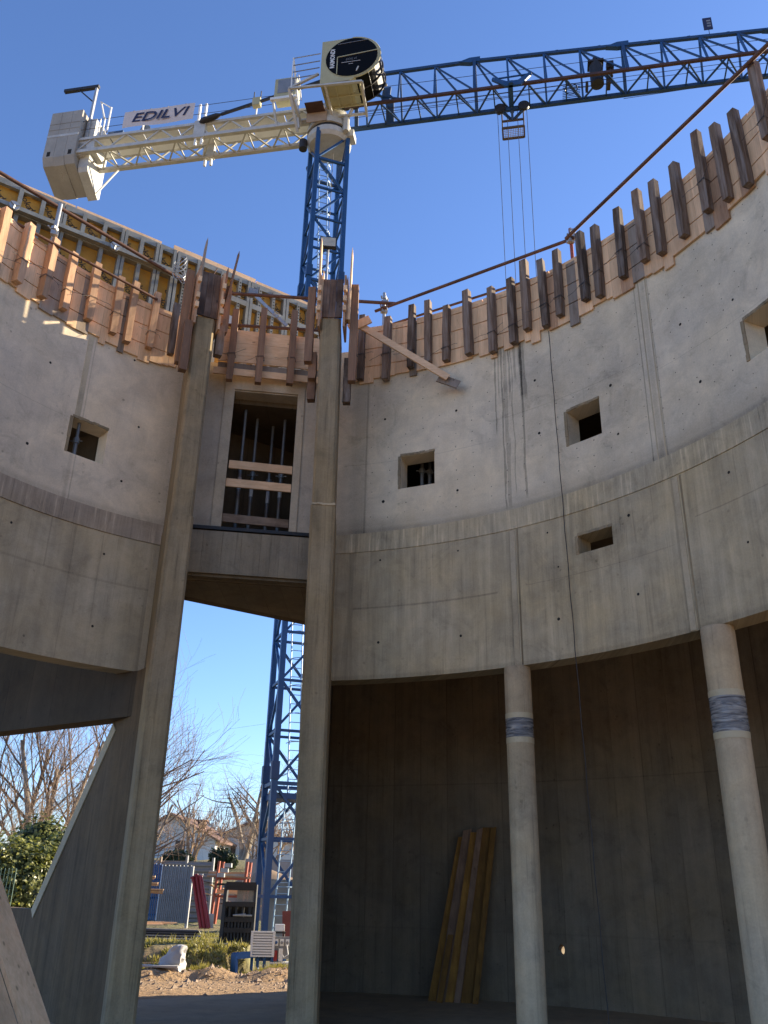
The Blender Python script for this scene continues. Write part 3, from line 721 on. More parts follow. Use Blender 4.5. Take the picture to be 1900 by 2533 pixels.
def curved_formwork(label, C, R, th0, th1, ztop, posts, side, seed):
    rg = random.Random(seed)
    tm = (th0+th1)/2; root = thing('curved_formwork', polar(C, R, tm, ztop-1.0), label, 'formwork')
    th = th0; cnt = 0
    while th < th1-.3:
        wd = rg.choice((.10, .12, .15, .19, .20, .23)); dth = degrees(wd/R)
        if th+dth > th1: break
        r_ = rg.random(); kind = 'pine' if r_ < .80 else ('pine_grey' if r_ < .93 else 'post_new')
        me = rg.choice(BM[kind]) if kind == 'pine' else rg.choice(BM[kind][2:])
        c = polar(C, R-.034-rg.uniform(0, .006), th+dth/2, ztop+rg.uniform(-.004, .004))
        Mx = Matrix.Translation(c) @ Matrix.Rotation(-radians(th+dth/2), 4, 'Z') @ Matrix.Diagonal((wd-.003, 1, 1, 1))
        inst('board', me, root, Mx); cnt += 1; th += dth
    # curved cap strips along the top edge, in pieces
    nseg = max(3, int((th1-th0)/9))
    for i in range(nseg):
        a0, a1 = th0+(th1-th0)*i/nseg, th0+(th1-th0)*(i+1)/nseg-.15; b = B()
        P = [polar(C, R+.05, a0+(a1-a0)*k/4, ztop+.02).xy for k in range(5)]; Q = [polar(C, R-.028, a0+(a1-a0)*k/4, 0).xy for k in range(5)]
        n = 5; V = [Vector((p[0], p[1], z)) for z in (ztop+.004, ztop+.045+rg.uniform(0, .015)) for L in (P, Q) for p in L]; F = []
        for k in range(n-1): F += [(k, k+1, n+k+1, n+k), (2*n+k, 3*n+k, 3*n+k+1, 2*n+k+1), (k, 2*n+k, 2*n+k+1, k+1), (n+k, n+k+1, 3*n+k+1, 3*n+k)]
        F += [(0, n, 3*n, 2*n), (n-1, 3*n-1, 4*n-1, 2*n-1)]
        b.add(V, F).build('cap_strip', MT['pine_x'], root)
    for k, (az, t0, t1, mat, wd) in enumerate(posts):
        d = hit(az, C, R)-.10; th_ = (thR if C is CR else thL)(az)
        c = polar(C, R-.042-wd/2, th_, 0); d = hypot(c.x, c.y)
        z0, z1 = CZ+t0*d, CZ+t1*d
        Mx = Matrix.Translation((c.x, c.y, z0)) @ Matrix.Rotation(-radians(th_)+rg.uniform(-.18, .18), 4, 'Z') @ Matrix.Rotation(rg.uniform(-.022, .022), 4, 'Y') @ Matrix.Diagonal((wd, wd, z1-z0, 1))
        inst('timber_post', rg.choice(PM[mat]), root, Mx)
        if rg.random() < .75:
            Mw = Matrix.Translation((c.x, c.y, z0+(z1-z0)*rg.uniform(.18, .38))) @ Matrix.Rotation(-radians(th_), 4, 'Z') @ Matrix.Scale(wd/.1, 4)
            inst('tie_wire', rg.choice(WM), root, Mw)
    return root
ZT = CZ+8.30
postsR = [(-1.97, .6312, .7356, 'post', .10), (0.02, .6324, .7335, 'post', .11), (1.97, .6521, .7546, 'post', .10), (3.35, .6606, .7624, 'post', .10), (4.76, .6623, .7525, 'post', .10),
          (6.58, .6719, .7787, 'post', .11), (8.45, .6731, .7809, 'post', .10), (10.1, .6858, .7944, 'post', .10), (11.22, .7057, .8226, 'post', .11), (12.67, .7080, .8214, 'post', .10), (13.82, .7229, .8335, 'post', .10),
          (15.88, .7432, .8605, 'post', .10), (17.0, .7452, .8657, 'post', .10), (18.9, .7704, .8891, 'post', .10), (20.64, .7912, .9144, 'post', .105), (21.95, .7974, .9243, 'post', .10), (23.78, .8168, .9456, 'post', .105),
          (25.76, .8491, .9915, 'post', .10), (27.31, .8584, .9942, 'post', .10), (28.88, .8717, 1.0094, 'post', .10), (30.85, .94, 1.0804, 'post', .10), (33.2, .92, 1.08, 'post', .10), (35.5, .97, 1.12, 'post', .10)]
fr = curved_formwork('long curved formwork of upright pine boards and dark timber posts along the right wall', CR, RR+.02, thR(-3.05), thR(41), ZT, postsR, 1, 5)
postsL = [(-29.85, .70, .7931, 'post_new', .11), (-28.15, .6904, .7830, 'post_new', .11), (-26.3, .6792, .7727, 'post_new', .11), (-24.7, .6696, .7591, 'post_new', .10), (-22.9, .6635, .7526, 'post_new', .105), (-21.05, .6518, .7404, 'post_new', .105),
          (-19.96, .6433, .7386, 'post_new', .10), (-18.3, .6415, .7293, 'post_new', .10), (-16.67, .6377, .7177, 'post', .10)]
fl = curved_formwork('curved formwork of upright pine boards with light timber posts along the left wall', CL, RL+.02, -86.0, thL(-15.75), ZT-.02, postsL, -1, 8)

# loose plank nailed aslant over the right formwork
a_, b_ = A(-2.2, 11.22, 8.08), A(4.75, 10.95, 6.97)
ld = (b_-a_).normalized(); nn = Vector((0.05, -1, 0.0)).normalized(); wv = nn.cross(ld).normalized()
b = B(); b.ext([a_-wv*.055, b_-wv*.055, b_+wv*.055, a_+wv*.055], -nn*.03)
b.build('brace_plank', MT['pine_x'], loc=a_, label='single pine plank nailed diagonally across the right formwork beside the right pier', cat='plank')
a2, b2 = A(4.0, 11.03, 7.02), A(5.55, 10.98, 6.86); ld = (b2-a2).normalized(); wv = nn.cross(ld).normalized()
b = B(); b.ext([a2-wv*.07, b2-wv*.07, b2+wv*.07, a2+wv*.07], -nn*.028)
b.build('offcut', MT['pine_grey'], loc=a2, label='short grey board end behind the foot of the diagonal plank', cat='board')
a3, b3 = A(-3.1, 11.2, 8.0), A(-1.45, 11.15, 8.16); ld = (b3-a3).normalized(); wv = nn.cross(ld).normalized()
b = B(); b.ext([a3-wv*.07, b3-wv*.07, b3+wv*.07, a3+wv*.07], -nn*.03)
b.build('offcut', MT['pine'], loc=a3, label='short pale board sloping between the right pier and the first dark post', cat='board')

# ------------------------------------------------------------------ formwork over the doorway
root = thing('door_formwork', A(-9.3, 11.65, 7.3), 'flat pine panel formwork above the doorway between the two piers', 'formwork')
p0, p1 = A(-13.0, 11.72), A(-5.35, 11.70); dd = (p1-p0).normalized(); pn = Vector((dd.y, -dd.x, 0))
def xz(p, q, z0, z1, t=.027, dz=0.0):
    b = B(); b.ext([Vector((p.x, p.y, z0)), Vector((q.x, q.y, z0+dz)), Vector((q.x, q.y, z1+dz)), Vector((p.x, p.y, z1))], -pn*t); return b
zz = CZ+.6426*11.7
for z0, z1 in ((zz-.02, zz+.10), (zz+.104, zz+.33), (zz+.334, zz+.575)): xz(p0+pn*.03, p1+pn*.03, z0, z1).build('panel', MT['pine_x'], root)
xz(p0+pn*.03-dd*.06, p1+pn*.03, CZ+.6205*11.7, CZ+.6305*11.7).build('batten', MT['pine_x'], root)
xz(p0+pn*.005, p1+pn*.005, CZ+.6312*11.7, CZ+.6400*11.7, .02).build('batten', MT['pine_grey'], root)
for k, (az, t0, t1) in enumerate(((-12.06, .6139, .7264), (-9.88, .6147, .7348), (-7.48, .6178, .7366))):
    c = A(az, 11.58); Mx = Matrix.Translation((c.x, c.y, CZ+t0*11.55)) @ Matrix.Rotation(.15+.05*k, 4, 'Z') @ Matrix.Diagonal((.10, .10, (t1-t0)*11.55, 1))
    inst('timber_post', PM['redwood'][k], root, Mx)
    inst('tie_wire', WM[k], root, Matrix.Translation((c.x, c.y, CZ+t0*11.55+.45)))

# ------------------------------------------------------------------ formwork on the two pier heads
def pier_form(label, p, wd, u, zc, ztop, spikes, posts, seed):
    rg = random.Random(seed); u = Vector((u[0], u[1], 0)).normalized(); t = Vector((u.y, -u.x, 0))
    root = thing('pier_formwork', (p.x, p.y, zc), label, 'formwork')
    n3 = 3; w3 = wd/n3
    for i in range(n3):          # front panel of three upright boards
        a = -wd/2+i*w3; b = B(); q = p+t*(a+.002)-u*.03
        b.ext([Vector((*q.xy, zc-.04)), Vector((*(q+t*(w3-.004)).xy, zc-.04)), Vector((*(q+t*(w3-.004)).xy, ztop+rg.uniform(-.02, .02))), Vector((*q.xy, ztop))], u*.028)
        b.build('front_board', MT['ply_dark'], root)
    for sg in (-1, 1):           # cheek boards standing on edge
        q = p+t*(sg*(wd/2+.018)); 
        b = B(); b.ext([Vector((*(q-u*.10).xy, zc-.25)), Vector((*(q+u*.32).xy, zc-.25)), Vector((*(q+u*.32).xy, ztop+.03)), Vector((*(q-u*.10).xy, ztop+.02))], t*(sg*.03))
        b.build('cheek_board', MT['post_new'], root)
        for z in (zc+.05, zc+.22, ztop-.25):
            c = q-u*.12+t*(sg*.02); pbox('cleat', (c.x, c.y, z), (.05, .06, .09), MT['pine'], root, rz=atan2(t.y, t.x))
    for sg, off, zt_, lean, mat in spikes:
        q = p+t*(sg*(wd/2+.05+off)); b = B(); m0 = Vector((*(q-u*.06).xy, zc-.1)); m1 = m0+Vector((0, 0, zt_-zc+.1))+t*lean
        tt = t*.038; b.ext([m0, m0+tt, m1+tt*.6-Vector((0, 0, .10)), m1+tt*.4, m1-Vector((0, 0, .15))], u*.12)
        b.build('splintered_board', MT[mat], root)
    for sg, off, z0, z1, mat, dep in posts:
        q = p+t*(sg*(wd/2+off))-u*dep
        Mx = Matrix.Translation((q.x, q.y, z0)) @ Matrix.Rotation(atan2(t.y, t.x), 4, 'Z') @ Matrix.Diagonal((.115, .115, z1-z0, 1))
        inst('timber_post', rg.choice(PM[mat]), root, Mx)
    return root
dL, dR = 10.95, 10.7
pier_form('boxed timber formwork crowning the left pier with two splintered upright boards', A(-14.28, 11.0), .30, (-.44, .90), CZ+7.80, CZ+8.56,
          [(-1, .0, CZ+9.18, .05, 'pine_grey'), (1, .0, CZ+9.12, .16, 'redwood'), (1, -.03, CZ+8.75, .05, 'redwood')],
          [(-1, .14, CZ+6.95, CZ+8.6, 'redwood', -.15), (1, .15, CZ+7.65, CZ+8.5, 'redwood', -.12), (1, .10, CZ+7.2, CZ+7.85, 'post', -.08), (-1, .10, CZ+6.75, CZ+7.6, 'redwood', .0)], 3)
pier_form('boxed timber formwork crowning the right pier with tall sunlit pine boards', A(-4.50, 10.7), .305, (0.03, 1), CZ+7.84, CZ+8.50,
          [(-1, .03, CZ+9.28, .0, 'pine'), (-1, .0, CZ+8.65, .03, 'pine'), (1, .03, CZ+9.10, .02, 'pine'), (1, .0, CZ+8.55, .0, 'post_new')],
          [(-1, .18, CZ+7.08, CZ+8.42, 'redwood', -.1), (-1, .12, CZ+6.85, CZ+7.3, 'redwood', -.2), (-1, .13, CZ+6.55, CZ+7.0, 'redwood', -.3), (1, .17, CZ+6.75, CZ+8.46, 'ply_dark' if False else 'redwood', -.1), (1, .10, CZ+6.45, CZ+7.2, 'post', -.2)], 4)

# ------------------------------------------------------------------ panel formwork standing behind the left wall
DP0 = Vector((-3.53, 11.49, 0)); DD = Vector((.829, .559, 0)).normalized(); DN = Vector((DD.y, -DD.x, 0))   # DN faces the courtyard
ZD = CZ+9.70
DEP = 0.11
def dpt(s, n, z): return DP0+DD*s+DN*n+Vector((0, 0, z))
def azs_(az):      # position along the panel line seen under an azimuth
    t = tan(radians(az)); return (DP0.x-t*DP0.y)/(t*DD.y-DD.x)
doka_txt = text_mesh('doka', MT['ink'], .20, .0, 0.0, .003)
def panel(s0, s1, ribs, label, perf=False, cells=True, bottom=-2.4):
    zt_, zb_ = ZD, ZD+bottom
    root = thing('wall_formwork', dpt((s0+s1)/2, -.06, zb_), label, 'formwork', 'steel framed formwork panels behind the left wall')
    b = B(); b.ext([dpt(s0+.01, -DEP, zb_), dpt(s1-.01, -DEP, zb_), dpt(s1-.01, -DEP, zt_), dpt(s0+.01, -DEP, zt_)], -DN*.02); b.build('plywood', MT['doka'], root)
    up = (DN.x, DN.y, 0)
    def hb(z, h): pbar('cross_rail', dpt(s0+.055, -DEP/2, z), dpt(s1-.055, -DEP/2, z), h, MT['frame'], root, h=DEP-.006, up=(0, 0, 1) if False else (0, 0, 1))
    for z, h in ((zt_-.035, .07), (ZD-.50, .11), (ZD-1.45, .10), (zb_+.04, .07)): hb(z, h)
    for s_ in (s0+.03, s1-.03): pbar('edge_rail', dpt(s_, -DEP/2, zb_), dpt(s_, -DEP/2, zt_), .048, MT['frame'], root, h=DEP, up=(DN.x, DN.y, 0))
    for s_ in ribs:
        pbar('rib', dpt(s_, -DEP/2-.004, zb_+.03), dpt(s_, -DEP/2-.004, zt_-.03), .062 if not perf else .05, MT['frame'], root, h=DEP-.008, up=(DN.x, DN.y, 0))
        if perf:
            b = B()
            for k in range(22): z = zt_-.12-k*.062; b.ext([dpt(s_-.012, .002-.003, z-.012), dpt(s_+.012, .002-.003, z-.012), dpt(s_+.012, .002-.003, z+.012), dpt(s_-.012, .002-.003, z+.012)], -DN*.001)
            b.build('rib_holes', MT['hole'], root, kind='stuff')
    xs = [s0]+list(ribs)+[s1]
    for i in range(len(xs)-1):
        for z in (ZD-.27, ZD-.98):
            cx = (xs[i]+xs[i+1])/2
            for dx, dz in ((-.07, .10), (.09, -.10)):
                X = (DD*cos(-.95)+Vector((0, 0, sin(-.95)))); Y = (-DD*sin(-.95)+Vector((0, 0, cos(-.95))))
                inst('lettering', doka_txt, root, axes(X, Y, DN, dpt(cx+dx, -DEP+.003, z+dz)) @ Matrix.Scale(.74, 4))
    return root
sA = [azs_(a) for a in (-31.6, -28.98, -27.35, -25.83, -24.29, -22.72, -21.21, -19.83, -18.47, -17.11)]
labs = ['leftmost yellow formwork panel above the left wall, cut by the photo edge', 'wide yellow formwork panel with two steel ribs left of the round wing nut', 'yellow formwork panel with one middle rib and a small blue sticker', 'narrow yellow formwork panel beside the coiled wire at the left pier']
panel(sA[0]-.5, sA[3], [sA[0], sA[1], sA[2]], labs[0]); panel(sA[3], sA[6], [sA[4], sA[5]], labs[1]); panel(sA[6], sA[8], [sA[7]], labs[2]); panel(sA[8], sA[9], [], labs[3])
sB = [azs_(a) for a in (-17.0, -16.3, -15.2, -14.0, -11.2, -10.2, -8.7, -7.9, -6.9, -5.2)]
panel(sA[9]+.01, sB[2], [sB[1]], 'formwork panel with a perforated steel rib just left of the left pier', True)
panel(sB[2], azs_(-11.1), [azs_(-13.4), azs_(-11.95)], 'yellow formwork panel with a paper sheet right of the left pier', True)
panel(azs_(-11.1), azs_(-8.2), [azs_(-10.3), azs_(-9.2)], 'yellow formwork panel behind the diagonal grey strut', True)
panel(azs_(-8.2), azs_(-4.3), [azs_(-7.2), azs_(-6.35), azs_(-5.4)], 'rightmost yellow formwork panel ending behind the right pier', True)
# timber edge boards along the top of the panels
for i, (a0, a1, dz) in enumerate(((-31.6, -25.0, .0), (-24.9, -18.2, .01), (-17.2, -10.5, .05), (-10.4, -4.6, .02))):
    s0, s1 = azs_(a0), azs_(a1); b = B()
    b.ext([dpt(s0, -.16, ZD+.01+dz), dpt(s1, -.16, ZD+.01+dz), dpt(s1, -.16, ZD+.17+dz), dpt(s0, -.16, ZD+.17+dz)], -DN*.03)
    b.build('edge_board', MT['pine_x'], loc=dpt(s0, -.16, ZD), label=['pale edge board over the leftmost yellow panels', 'pale edge board over the yellow panels with the wing nut', 'edge board with a gap below it behind the left pier', 'edge board behind the right pier, last in the row'][i], cat='board', group='edge boards along the yellow panels')
# waler with wing nut, and strut
wl = thing('waler', dpt((azs_(-31)+azs_(-17.2))/2, .06, ZD-.5), 'flat grey steel waler across the yellow formwork panels with round wing nut', 'waler')
pbar('rail', dpt(azs_(-31.5), .035, ZD-.50), dpt(azs_(-17.3), .035, ZD-.50), .11, MT['frame'], wl, h=.07)
for az in (-29.3, -21.9):
    c = dpt(azs_(az), .10, ZD-.50); b = B(); b.tube([c-DN*.03, c+DN*.012], .075, 16); b.build('wing_nut', MT['galv'], wl, smooth=40)
    for k in range(3):
        b = B(); t = 2*pi*k/3+.4; b.bar(c+DN*.02, c+DN*.02+DD*(.07*cos(t))+Vector((0, 0, .07*sin(t))), .02); b.build('nut_wing', MT['galv'], wl)
st = thing('strut', A(-9.4, 11.9, 8.5), 'slanting grey steel strut behind the doorway formwork', 'strut')
pbar('tube', A(-10.85, 12.2, 9.22), A(-7.95, 11.95, 8.46), .07, MT['galv'], st, h=.05)
b = B(); c = A(-10.9, 12.2, 9.24); b.box(c, (.16, .10, .13), .3); b.build('head', MT['sheet'], st)
b = B(); c = A(-8.9, 12.03, 8.70); b.tube([c+Vector((-.06, -.05, 0)), c+Vector((0, -.06, .06)), c+Vector((.07, -.05, 0)), c+Vector((0, -.06, -.07)), c+Vector((-.06, -.05, 0))], .009, 6); b.build('hook', MT['galv'], st)
# papers stuck on the panels
for az, z, w_, h_, m in ((-12.5, ZD-.88, .17, .20, 'white'), (-9.75, ZD-1.17, .06, .16, 'navy'), (-19.55, ZD-1.33, .12, .12, 'bluepaint')):
    s_ = azs_(az); b = B(); b.ext([dpt(s_-w_/2, -DEP+.004, z-h_/2), dpt(s_+w_/2, -DEP+.004, z-h_/2), dpt(s_+w_/2, -DEP+.004, z+h_/2), dpt(s_-w_/2, -DEP+.004, z+h_/2)], -DN*.002)
    b.build('sticker', MT[m], loc=dpt(s_, -DEP, z), label={'white': 'white printed sheet on the yellow panel right of the left pier', 'navy': 'small dark sticker on the yellow panel by the doorway posts', 'bluepaint': 'small blue sticker low on the yellow panel at left'}[m], cat='sticker')

# ------------------------------------------------------------------ scaffold tubes along the edges
def rail(label, p, q, r=.024, mat='rust', couplers=(), group=None):
    o = thing('guard_rail', p, label, 'scaffold tube', group)
    b = B(); b.tube([p, q], r, 10); b.build('tube', MT[mat], o, smooth=40)
    return o
def coupler(parent, c, axis=Vector((0, 0, 1))):
    b = B(); b.box(c, (.10, .07, .07), .4); b.box(c+Vector((0, -.01, .075)), (.06, .09, .05), -.3); b.tube([c+Vector((.05, -.04, 0)), c+Vector((.05, -.10, 0))], .012, 6); b.tube([c+Vector((-.05, -.03, .05)), c+Vector((-.06, -.10, .05))], .012, 6)
    b.build('coupler', MT['galv'], parent)
rail('long dark handrail tube over the middle of the right formwork', A(-1.05, 11.75, 8.75), A(15.4, 10.25, 8.75), .026)
rail('reddish handrail tube rising to the right edge over the right formwork', A(14.5, 10.25, 8.75), A(34, 7.75, 8.75), .026)
rail('thin lower tube half hidden behind the posts of the right formwork', A(-.3, 11.75, 8.45), A(12.4, 10.65, 8.45), .02)
rail('straight brown handrail tube crossing between the two piers', A(-12.9, 11.72, 8.80), A(0.55, 11.60, 8.80), .028)
rail('lower brown tube above the doorway formwork between the piers', A(-13.0, 11.70, 8.17), A(-5.2, 11.65, 8.24), .026)
rail('upper rusty handrail tube sloping past the yellow panels', A(-33, 10.62, 9.10), A(-15.6, 12.1, 9.10), .028)
rail('lower rusty tube lying along the top of the left formwork', A(-30.2, 10.62, 8.32), A(-18.1, 11.62, 8.36), .022)
up_ = thing('scaffold_upright', A(-.35, 11.72, 8.1), 'short grey upright tube with two couplers right of the right pier', 'scaffold tube')
b = B(); b.tube([A(-.35, 11.72, 7.9), A(-.35, 11.72, 9.10)], .026, 10); b.build('tube', MT['galv'], up_, smooth=40)
coupler(up_, A(-.35, 11.70, 8.72)); coupler(up_, A(-.30, 11.70, 8.90))
up_ = thing('scaffold_upright', A(14.9, 10.3, 8.1), 'rusty upright tube with a clamp knot where the two right handrails meet', 'scaffold tube')
b = B(); b.tube([A(14.9, 10.32, 7.9), A(14.9, 10.32, 8.98)], .026, 10); b.build('tube', MT['orange'], up_, smooth=40)
coupler(up_, A(14.85, 10.28, 8.72)); coupler(up_, A(15.1, 10.28, 8.80))
up_ = thing('scaffold_upright', A(-26.2, 10.95, 8.0), 'shiny galvanised upright tube with a collar in front of the yellow panels', 'scaffold tube')
b = B(); b.tube([A(-26.2, 10.95, 7.9), A(-26.2, 10.95, 9.1)], .032, 10); b.build('tube', MT['galv'], up_, smooth=40)
coupler(up_, A(-26.2, 10.9, 8.52))
# floodlight on a stand behind the right pier
fl_ = thing('floodlight', A(-5.2, 11.2, 9.6), 'square worksite floodlight beside the tall pine board of the right pier', 'floodlight')
c = A(-5.15, 11.25, 9.68); b = B(); b.box(c, (.27, .07, .20), .1); b.build('housing', MT['black'], fl_)
b = B(); b.box(c+Vector((.004, -.037, 0)), (.24, .006, .17), .1); b.build('glass', plain('lamp_glass', (0.45, 0.42, 0.34), .3, var=.3, sc=8), fl_)
b = B(); b.tube([c+Vector((0, .05, 0)), A(-5.15, 11.30, 8.0)], .018, 8); b.build('stand', MT['galv'], fl_)
# wire bundle at left pier
b = B(); c0 = A(-16.7, 11.85, 9.1)
for k in range(5):
    pts = [c0+Vector((.10*sin(t*1.3+k), -.05+.03*cos(t+k), .25-t*.09+.04*sin(2.1*t+k))) for t in [i*.5 for i in range(10)]]
    b.tube(pts, .008, 5)
b.build('wire_coil', MT['galv'], loc=c0, label='tangled pale wire hanging beside the left pier formwork', cat='wire')
b = B(); b.tube([A(-14.4, 11.4, 8.7), A(-13.9, 11.45, 9.05)], .008, 5); b.build('rebar', MT['rust'], loc=A(-14.4, 11.4, 8.7), label='thin bar poking out slantwise above the left pier', cat='rebar')
# dangling cable on the right wall
pts = []
for i in range(40):
    k = i/39; az = 12.63+1.1*k*k*.25+.45*k; z = 7.3-k*8.6
    d = hit(az, CR, RR)-.045+.02*sin(i*1.1); pts.append(A(az+.02*sin(i*1.7), d if z > 2.5 else d-.03, z))
b = B(); b.tube(pts, .0055, 5); b.build('cable', MT['wire'], loc=pts[0], label='thin black cable hanging down the right wall from a timber post', cat='cable')

# ------------------------------------------------------------------ in the doorway and openings
MT['galv_shaded'] = plain('shaded_galvanised', (0.17, 0.165, 0.155), 0.5, 0.4, var=0.3)  # galvanised steel with the dimness of the rooms put into its colour
def prop(az, d, z0, z1, label, group=None, sticker=True):
    c = A(az, d); o = thing('steel_prop', (c.x, c.y, z0), label, 'steel prop', group); zm = z0+(z1-z0)*.55
    b = B(); b.tube([(c.x, c.y, z0), (c.x, c.y, zm)], .03, 10); b.build('outer_tube', MT['galv_shaded'], o, smooth=40)
    b = B(); b.tube([(c.x, c.y, zm), (c.x, c.y, z1)], .024, 10); b.build('inner_tube', MT['galv_shaded'], o, smooth=40)
    b = B(); b.tube([(c.x, c.y, zm-.06), (c.x, c.y, zm+.02)], .045, 10); b.tube([(c.x-.09, c.y, zm-.02), (c.x+.09, c.y-.02, zm-.03)], .008, 6); b.build('collar', MT['galv_shaded'], o)
    b = B(); b.box((c.x, c.y, z0+.005), (.13, .13, .01)); b.build('base_plate', MT['galv_shaded'], o)
    if sticker: b = B(); b.tube([(c.x, c.y, zm-.40), (c.x, c.y, zm-.20)], .0312, 10); b.build('label_sleeve', MT['plastic'], o)
g_ = 'steel props in the doorway'
prop(-10.55, 12.25, CZ+4.77, CZ+6.99, 'nearest steel prop at the left side of the doorway', g_); prop(-9.65, 12.5, CZ+4.77, CZ+6.99, 'second steel prop from the left in the doorway', g_)
prop(-8.45, 12.7, CZ+4.77, CZ+6.99, 'third steel prop from the left in the doorway, farthest back', g_); prop(-7.6, 12.45, CZ+4.77, CZ+6.99, 'rightmost steel prop in the doorway', g_)
prop(2.75, 11.9, CZ+4.62, CZ+6.97, 'left steel prop seen through the square opening nearest the right pier', 'steel props behind the right openings', False)
prop(3.32, 11.95, CZ+4.62, CZ+6.97, 'right steel prop seen through the square opening nearest the right pier', 'steel props behind the right openings', False)
prop(-22.0, 11.6, CZ+4.5, CZ+6.69, 'steel prop seen in the square opening of the left wall', None, False)
for i, (ys, h_, tilt, lb) in enumerate(((1017, .13, -.012, 'top pine guard board across the doorway'), (1052, .13, -.01, 'middle pine guard board across the doorway'), (1123, .13, -.02, 'lowest brown guard board across the doorway floor'))):
    te = (.4905, .4648, .4165)[i]
    a_, b_ = A(-11.5+(.0 if i else .08), 11.93, te*11.93), A(-6.82, 11.90, te*11.90+tilt)
    b = B(); b.ext([a_-Vector((0, 0, h_/2)), b_-Vector((0, 0, h_/2)), b_+Vector((0, 0, h_/2)), a_+Vector((0, 0, h_/2))], Vector((0, .03, 0)))
    b.build('guard_board', MT['pine_x'] if i < 2 else MT['post_x'], loc=a_, label=lb, cat='board', group='guard boards in the doorway')

# ------------------------------------------------------------------ planks leaning in the dark recess
lbs = ['leftmost leaning yellow plank in the dark recess', 'brown plank second from left in the leaning stack in the recess', 'yellow plank in the middle of the leaning stack in the recess', 'thin plank right of the middle in the leaning stack in the recess', 'orange wide plank at the right of the leaning stack in the recess', 'rightmost narrow plank of the leaning stack in the recess', 'short yellow plank at the foot of the leaning stack in the recess']
spec = [(0.86, 1.40, .12, 2.45, 'yellow_ply', .0), (.98, 1.48, .15, 2.55, 'redwood', -.04), (1.12, 1.60, .14, 2.52, 'yellow_ply', -.07), (1.25, 1.70, .10, 2.56, 'redwood', -.10), (1.36, 1.80, .17, 2.60, 'yellow_ply', -.07), (1.53, 1.93, .09, 2.58, 'yellow_ply', -.11), (.98, 1.18, .09, .95, 'yellow_ply', -.16)]
for i, (xb, xt, wd, zt_, m, dy) in enumerate(spec):
    yb = 15.55+dy-.25*(xb-.86); yt = 15.55+.34*zt_/2.5+dy-.42*max(0, xt-1.3)
    a_ = Vector((xb, yb, 0)); b_ = Vector((xt, yt, zt_))
    X = Vector((1, -.18, 0)).normalized()*wd; n_ = X.cross(b_-a_).normalized()*.035
    b = B(); b.ext([a_, a_+X, b_+X+Vector((0, 0, .03*(i % 2))), b_], -n_); b.build('plank', MT[m], loc=a_, label=lbs[i], cat='plank', group='planks leaning in the recess')

# planks leaning at the lower left
lbs = ['wide pale plank on the right edge of the leaning pile at the lower left', 'short plank with a broken end in the leaning pile at the lower left', 'third plank of the leaning pile at the lower left', 'plank nearest the camera in the leaning pile at the lower left']
L0 = Vector((-2.36, 8.15, 0.0)); LD = Vector((-.55, .12, .88)).normalized(); LW = Vector((-.22, -1, -.05)); LW = (LW-LD*LW.dot(LD)).normalized(); LN = LD.cross(LW).normalized()
if LN.x < 0: LN = -LN
off = 0.0
for i, (wd, s0, lift) in enumerate(((.22, 0.0, 0), (.17, .55, .035), (.22, .05, .0), (.24, .0, .02))):
    a_ = L0+LW*off+LD*s0+LN*lift; off += wd+.012
    b = B(); b.ext([a_, a_+LW*wd, a_+LW*wd+LD*3.0, a_+LD*2.9], LN*.035); b.build('plank', MT['pine'], loc=a_, label=lbs[i], cat='plank', group='planks leaning at the lower left')
#PART2
# ------------------------------------------------------------------ tower crane
MC = Vector((-2.61, 26.74, 0))
JA = radians(-10.5); J = Vector((cos(JA), sin(JA), 0)); NV = Vector((sin(JA), -cos(JA), 0))     # NV points to the courtyard
def cp(s, n, z): return MC+J*s+NV*n+Vector((0, 0, CZ+z))
crane = thing('tower_crane', (MC.x, MC.y, -.4), 'blue and cream tower crane with round glazed cab, long lattice jib and concrete ballast', 'crane')
# mast
e1, e2 = Vector((.947, .32, 0)), Vector((-.32, .947, 0)); HW = .62
def mp(i, j, z): return MC+e1*(HW*i)+e2*(HW*j)+Vector((0, 0, CZ+z))
cor = [(-1, -1), (1, -1), (1, 1), (-1, 1)]
ZM = 28.3
for k, (i, j) in enumerate(cor):
    pbar('mast_leg', mp(i, j, -2.0), mp(i, j, ZM), .165, MT['blue'], crane, up=e2)
nodes = [ZM-.05-k*1.50 for k in range(20)]
for k, z in enumerate(nodes):
    for f in range(4):
        a, b_ = cor[f], cor[(f+1) % 4]
        pbar('mast_brace', mp(*a, z), mp(*b_, z), .10 if k % 4 == 1 else .075, MT['blue'], crane)
        if k+1 < len(nodes):
            z2 = nodes[k+1]; p, q = (a, b_) if (k+f) % 2 else (b_, a)
            pbar('mast_brace', mp(*p, z), mp(*q, z2), .075, MT['blue'], crane)
# splice plates at the section joints
for k in (5, 9, 13, 17):
    for i, j in cor: pbox('splice_plate', mp(i, j, nodes[k]+.35), (.23, .23, .5), MT['blue_dark'], crane, rz=atan2(.32, .947))
